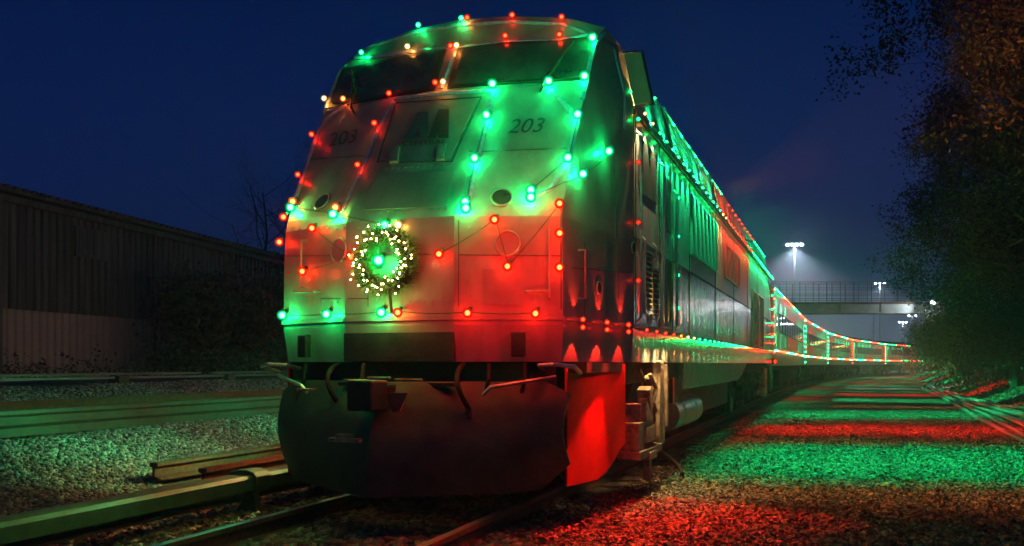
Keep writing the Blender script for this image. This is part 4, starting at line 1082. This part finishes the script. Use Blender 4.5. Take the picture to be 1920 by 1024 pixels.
# coach light strings
def glowdot(b,p,r,ci):
    x,y,z=p; b.add([(x-r,y,z),(x+r,y,z),(x,y-r,z),(x,y+r,z),(x,y,z-r),(x,y,z+r)],[(0,2,5),(2,1,5),(1,3,5),(3,0,5),(2,0,4),(1,2,4),(3,1,4),(0,3,4)],ci)
ME=[emis('far_bulb_'+n_,c_,s_) for n_,c_,s_ in (('green',CG,32),('red',CR,42),('orange',CO,34),('amber',CA,26))]
ORD=['first','second','third','fourth','last']
for i,(a,d) in enumerate(CPOS):
    rt=Vector((d.y,-d.x,0))
    for nm,z,st,off in (('eave',3.50,.30,0),('sill',1.62,.30,4)):
        b=MB(); root_loc=a+rt*1.6+Vector((0,0,z)); u=.3; pts=[]
        while u<LC-.3:
            ci=0 if int((u+i*5.1+off+ (.8 if nm=='eave' else 0))//5.3)%2==0 else 1
            fr=((u+i*5.1+off+(.8 if nm=='eave' else 0))%5.3)
            if fr<.5 or fr>4.9: ci=2 if ci else 3
            p=a+d*u+rt*1.60+Vector((0,0,z)); glowdot(b,p,.022 if i<2 else .028,ci); pts.append(tuple(p-rt*.03)); u+=st
        b.tube(pts,.008,4,4)
        o=b.build('light_string',ME+[M['wire']]); o.data.transform(Matrix.Translation(-root_loc)); o.location=root_loc
        tag(o,'string of red and green bulbs along the %s of the %s coach'%(nm,ORD[i]),'light string','light strings on the coaches')
    for e,(uu,ci) in enumerate(((.25,1 if i in (0,3) else 0),(LC-.25,0 if i in (0,1,4) else 1))):
        b=MB(); base=a+d*uu+rt*1.56
        for k in range(9):
            z=1.3+k*.27
            glowdot(b,base+Vector((0,0,z)),.026,ci); 
        b.tube([tuple(base-rt*.02+Vector((0,0,1.2))),tuple(base-rt*.02+Vector((0,0,3.5)))],.008,4,4)
        o=b.build('light_string',ME+[M['wire']]); o.data.transform(Matrix.Translation(-base)); o.location=base
        tag(o,'upright string of %s bulbs on the %s end of the %s coach'%(('green','red')[ci],('near','far')[e],ORD[i]),'light string','light strings on the coaches')
        spot(o,base+rt*.5+Vector((0,0,2.4)),-rt+d*(.3 if e==0 else -.3),('G','R')[ci],60,120,.8,.3).location=rt*.5+Vector((0,0,2.4))
    # spots added by the coach strings to colour the ground and the wall
    eo=[o for o in bpy.data.objects if o.get('label')=='string of red and green bulbs along the eave of the %s coach'%ORD[i]][0]
    for q_ in range(9):
        u_=1.3+q_*2.3; c1='GGGRRRGGG'[(q_+i*2)%9]; c2='RGGGRRRGG'[(q_+i*3+1)%9]; b0=a+d*u_+rt*1.9
        spot(eo,Vector((b0.x,b0.y,3.5)),Vector((0,0,-1))-rt*.34,c1,260,86,.7,.08); spot(eo,Vector((b0.x,b0.y,1.5))-rt*.1,Vector((0,0,1))-rt*.36,c2,110,80,.7,.08)
    BANDS=[[(2.9,'A',.35),(7.6,'G',.9),(9.4,'G',.9),(14.6,'R',1.1),(16.2,'R',1.1),(20.2,'G',.6)],[(4.4,'W',.45),(6.0,'W',.45),(11.5,'G',1.),(13.2,'G',1.),(18.2,'R',1.2),(19.6,'R',1.)],[(4.,'G',1.1),(6,'G',1.),(11,'R',1.2),(13,'R',1.2),(18,'G',1.2)],[(2,'G',1.2),(7,'R',1.3),(9,'R',1.3),(14,'G',1.3),(19,'R',1.3)],[(3,'R',1.2),(8,'G',1.3),(13,'R',1.3),(18,'G',1.3)]][i]
    for uu,c,k in BANDS:
        pa=a+d*uu+rt*1.62
        eo=[o for o in bpy.data.objects if o.get('label')=='string of red and green bulbs along the eave of the %s coach'%ORD[i]][0]
        for (dist,ang,kk) in ((2.6,32,.7),(5.2,24,1.5),(8.5,16,2.8)):
            tgt=pa+rt*dist; tgt.z=G; src=Vector((pa.x,pa.y,3.45))
            spot(eo,src,tgt-src,c,3000*k*kk,ang,.5,.05)
        spot(eo,Vector((pa.x,pa.y,3.45))+rt*.30,Vector((0,0,-1))-rt*.30,c,20,60,.8,.1)
        so=[o for o in bpy.data.objects if o.get('label')=='string of red and green bulbs along the sill of the %s coach'%ORD[i]][0]
        spot(so,Vector((pa.x,pa.y,1.6))+rt*.22+d*1.8,Vector((0,0,1))-rt*.3,'G' if c in 'RA' else 'R',20,60,.8,.1)
# red marker at loco / coach joint
t=thing('marker_lamp',(RX+.05,28.1,1.28),'single bright red lamp between locomotive and first coach','lamp')
bulb(t,(RX+.08,28.1,1.28),'R',2.6,60); MB().box(RX-.02,RX+.06,28.05,28.15,1.2,1.36).build('bracket',M['black'],t)

# ------------------------------------------------------------------ footbridge
fb=thing('footbridge',(-4,106,0),'concrete and steel footbridge with mesh railings crossing above the train','footbridge')
def BP(u,z,dep=0.):  # u metres along view-right, centred; at depth 100
    return FWD*(100+dep)+RGT*u+Vector((0,0,z))
def bbox(u0,u1,z0,z1,d0,d1,mi=0,b=None):
    vs=[BP(u,z,d) for u in (u0,u1) for d in (d0,d1) for z in (z0,z1)]
    b.add(vs,[(0,1,3,2),(4,6,7,5),(0,4,5,1),(2,3,7,6),(0,2,6,4),(1,5,7,3)],mi)
b=MB(); bbox(24,47.5,7.9,8.1,-.15,2.75,0,b); b.build('deck',M['rustdk'],fb)
b=MB(); bbox(31.5,47.2,7.05,7.88,0,.25,0,b); bbox(31.5,47.2,7.05,7.88,2.3,2.55,0,b); bbox(31.5,47.2,6.86,7.05,-.05,2.6,0,b); b.build('girder',M['girder'],fb)
b=MB()
for u in (36.5,41.,45.): bbox(u,u+.25,7.05,7.88,-.06,0,0,b)
for (u0,u1) in ((33.5,35.5),(38.2,40.2)): bbox(u0,u1,7.5,7.86,-.04,0,0,b)
b.build('stiffener',M['girder'],fb)
b=MB(); bbox(31.4,32.3,.0,7.0,.2,2.4,0,b); b.build('pier',M['concrete'],fb)
b=MB(); bbox(24,31.6,7.0,7.85,0,2.5,0,b); b.build('approach_girder',M['concrete'],fb)
for dpt in (0.,2.6):
    rl=MB()
    for z in (8.5,9.0,9.7,10.35):
        rl.tube([BP(24,z,dpt),BP(47.3,z,dpt)],.03 if z!=9.7 else .02,5)
    rl.build('railing',M['fence'],fb)
    for k in range(16):
        u=24.5+k*1.5
        MB().tube([BP(u,8.1,dpt),BP(u,10.35,dpt)],.045 if k%2 else .03,5).build('railing_post',M['fence'],fb)
me_=MB()
for k in range(96): me_.tube([BP(24.2+k*.24,8.1,2.62),BP(24.2+k*.24,10.3,2.62)],.006,3)
me_.build('mesh_screen',M['fence'],fb)
b=MB(); bbox(47.0,48.2,G,8.1,-.2,2.8,0,b); b.build('abutment',M['concrete'],fb)
fl=thing('floodlight',tuple(BP(46.5,8.05,-.4)),'bright white floodlight at the right end of the footbridge','lamp')
b=MB(); bbox(46.25,46.75,7.75,8.25,-.55,-.35,0,b); b.build('housing',M['blk_lamp'],fl)
b=MB(); b.ico(tuple(BP(46.5,8.0,-.62)),.22,2,0,(1,.6,1)); b.build('lens',M['flood'],fl)
l=spot(fl,BP(46.5,8.0,-1.0),(-.55,-1,-.38),(.85,.93,1),700,105,.6,.5,'flood_beam')
spot(fl,BP(46.4,8.0,-.9),FWD*-7-RGT*3.5-Vector((0,0,8)),(.95,1,.6),11000,58,.8,.2,'flood_beam')
spot(fl,BP(46.3,7.6,-1.6),BP(38,7.4,0)-BP(46.3,7.6,-1.6),(.85,.95,1),1500,70,.6,.2,'flood_beam')
# ------------------------------------------------------------------ mast lamps
def mast(d,x,z,lb,heads=4,pw=30000,sz=1.,vol=True):
    xr=(x-960)/FPX*d; base=FWD*d+RGT*xr; base.z=G
    t=thing('lamp_mast',tuple(base),lb,'lamp mast','yard lamp masts'); H=z
    MB().tube([base,base+Vector((0,0,H))],[.32*sz,.18*sz],10).build('mast',M['mast'],t,smooth=True)
    MB().tube([base+Vector((0,0,H))-RGT*1.5*sz,base+Vector((0,0,H))+RGT*1.5*sz],.1*sz,6).build('crossarm',M['mast'],t)
    for k in range(heads):
        u=(-1.5+3*k/(heads-1))*sz if heads>1 else 0
        c=base+RGT*u+Vector((0,0,H-.1))
        hd=MB().box(c.x-.35*sz,c.x+.35*sz,c.y-.3*sz,c.y+.3*sz,H-.05,H+.18*sz).build('lamp_head',M['blk_lamp'],t)
        b_=MB(); b_.ico(tuple(c+Vector((0,-.1,-.12))),.34*sz,2,0,(1,1,.6)); b_.build('lamp_lens',M['lamp'],hd)
    spot(t,base+Vector((0,0,H-.7)),(0,0,-1),CW,pw,138,.7,.5,'mast_beam')
    return t
mast(194,1490,27.3,'tall lamp mast with four bright lamps, nearest and highest',4,150000)
mast(290,1650,27.5,'lamp mast rising behind the footbridge railing',3,50000)
mast(400,1693,20.2,'low lamp mast seen between last coach and trees',3,30000,1.1)
mast(380,1711,22,'lamp mast beside the trees, partly behind twigs',2,20000)
for (x,lb) in ((1638,'unlit pole visible under the footbridge, left one of the two'),):
    xr=(x-960)/FPX*270; base=FWD*270+RGT*xr; t=thing('pole',tuple(base),lb,'pole'); MB().tube([base,base+Vector((0,0,17))],[.25,.15],8).build('shaft',M['mast'],t)
# distant yard: low building with lit windows, far cars
yb=thing('yard_building',tuple(FWD*230+RGT*103),'low distant yard building with a few lit openings','building')
def FB(d,u,z): return FWD*d+RGT*u+Vector((0,0,z))
b=MB(); 
vs=[FB(dd,u,z) for u in (97,109) for dd in (230,236) for z in (-.2,3.6)]; b.add(vs,[(0,1,3,2),(4,6,7,5),(0,4,5,1),(2,3,7,6),(0,2,6,4),(1,5,7,3)]); b.build('wall',M['concrete'],yb)
lw=emis('lit_window',(1,.8,.5),6)
for k in range(5):
    b=MB(); u=98+k*2.2; vs=[FB(dd,uu,z) for uu in (u,u+1.0) for dd in (229.9,229.97) for z in (1.2,2.2)]; b.add(vs,[(0,1,3,2),(4,6,7,5),(0,4,5,1),(2,3,7,6),(0,2,6,4),(1,5,7,3)]); b.build('window',lw if k in (0,2,3) else M['coachwin'],yb)

# ------------------------------------------------------------------ cables on the right
for i,(dx,rad) in enumerate(((0,.045),(.14,.04),(.30,.05),(.42,.035),(.60,.05),(.78,.04),(.95,.045),(.2,.04),(.5,.045))):
    pts=[]
    for k in range(26):
        y=8+k*2.4
        x=2.35+.040*y*.9 + dx*(1+.8*math.exp(-((y-24)/9)**2)) + .14*math.sin(y*.21+i*1.3)*(.4+.2*i/5)
        if y>52: x += .010*(y-52)**1.6
        pts.append((x,y,gz(x,y)+rad+(.07 if i in (7,8) else 0)+.03*abs(math.sin(y*.5+i))))
    o=MB().tube(pts,rad,8).build('cable',M['hose'],smooth=True)
    o.data.transform(Matrix.Translation((-pts[0][0],-pts[0][1],-pts[0][2]))); o.location=pts[0]
    tag(o,['outermost cable of the bundle, nearest the path','second cable from the path','third cable from the path, thicker','thin fourth cable in the middle of the bundle','thick middle cable of the bundle','third cable from the wood side','cable of the bundle nearest the wood','cable lying on top near the path side','cable lying on top near the wood side'][i]+' on the right','cable','thick cables running along the path')

# ------------------------------------------------------------------ haze
hb=MB().box(-330,330,-25,520,-1.6,60).build('haze',None or M['gasket'])
hm=bpy.data.materials.new('haze_air'); hm.use_nodes=True; nt=hm.node_tree; nt.nodes.clear()
ho_=nt.nodes.new('ShaderNodeOutputMaterial'); pv=nt.nodes.new('ShaderNodeVolumePrincipled'); pv.inputs['Color'].default_value=(.8,.87,1,1); pv.inputs['Density'].default_value=.0024; pv.inputs['Anisotropy'].default_value=.35
nt.links.new(pv.outputs[0],ho_.inputs['Volume']); hb.data.materials.clear(); hb.data.materials.append(hm); tag(hb,kind='stuff'); hb['label']='thin evening haze over the whole yard'; hb['category']='haze'

# ------------------------------------------------------------------ world
w=bpy.data.worlds.new('World'); sc.world=w; w.use_nodes=True; nt=w.node_tree
bg=nt.nodes['Background']; sky=nt.nodes.new('ShaderNodeTexSky'); sky.sky_type='NISHITA'; sky.sun_disc=False
sky.sun_elevation=R(-1.); sky.sun_rotation=R(70); sky.altitude=200; sky.ozone_density=6; sky.dust_density=1.5
hs_=nt.nodes.new('ShaderNodeHueSaturation'); hs_.inputs['Saturation'].default_value=1.2
nt.links.new(sky.outputs[0],hs_.inputs['Color']); nt.links.new(hs_.outputs[0],bg.inputs[0]); bg.inputs[1].default_value=.15
# faint town glow low in the sky
tc=nt.nodes.new('ShaderNodeTexCoord'); sx=nt.nodes.new('ShaderNodeSeparateXYZ'); nt.links.new(tc.outputs['Generated'],sx.inputs[0])
cr=nt.nodes.new('ShaderNodeValToRGB'); nt.links.new(sx.outputs[2],cr.inputs[0]); cr.color_ramp.elements[0].position=0; cr.color_ramp.elements[0].color=(.015,.032,.098,1)
cr.color_ramp.elements[1].position=1; cr.color_ramp.elements[1].color=(0,.001,.008,1); e_=cr.color_ramp.elements.new(.18); e_.color=(.005,.014,.066,1); e_=cr.color_ramp.elements.new(.42); e_.color=(.0,.004,.024,1)
b2=nt.nodes.new('ShaderNodeBackground'); nt.links.new(cr.outputs[0],b2.inputs[0]); b2.inputs[1].default_value=1.; ad=nt.nodes.new('ShaderNodeAddShader')
nt.links.new(bg.outputs[0],ad.inputs[0]); nt.links.new(b2.outputs[0],ad.inputs[1]); nt.links.new(ad.outputs[0],nt.nodes['World Output'].inputs[0])

# ------------------------------------------------------------------ render
sc.view_settings.view_transform='Standard'; sc.view_settings.look='None'; sc.view_settings.exposure=0; sc.view_settings.gamma=1
cy=sc.cycles; cy.use_denoising=True; cy.denoiser='OPENIMAGEDENOISE'; cy.max_bounces=5; cy.diffuse_bounces=2; cy.glossy_bounces=3; cy.transparent_max_bounces=6; cy.volume_bounces=0
cy.use_light_tree=True; cy.sample_clamp_indirect=3.; cy.use_adaptive_sampling=True; cy.adaptive_threshold=.02; cy.volume_step_rate=4
cy.caustics_reflective=False; cy.caustics_refractive=False
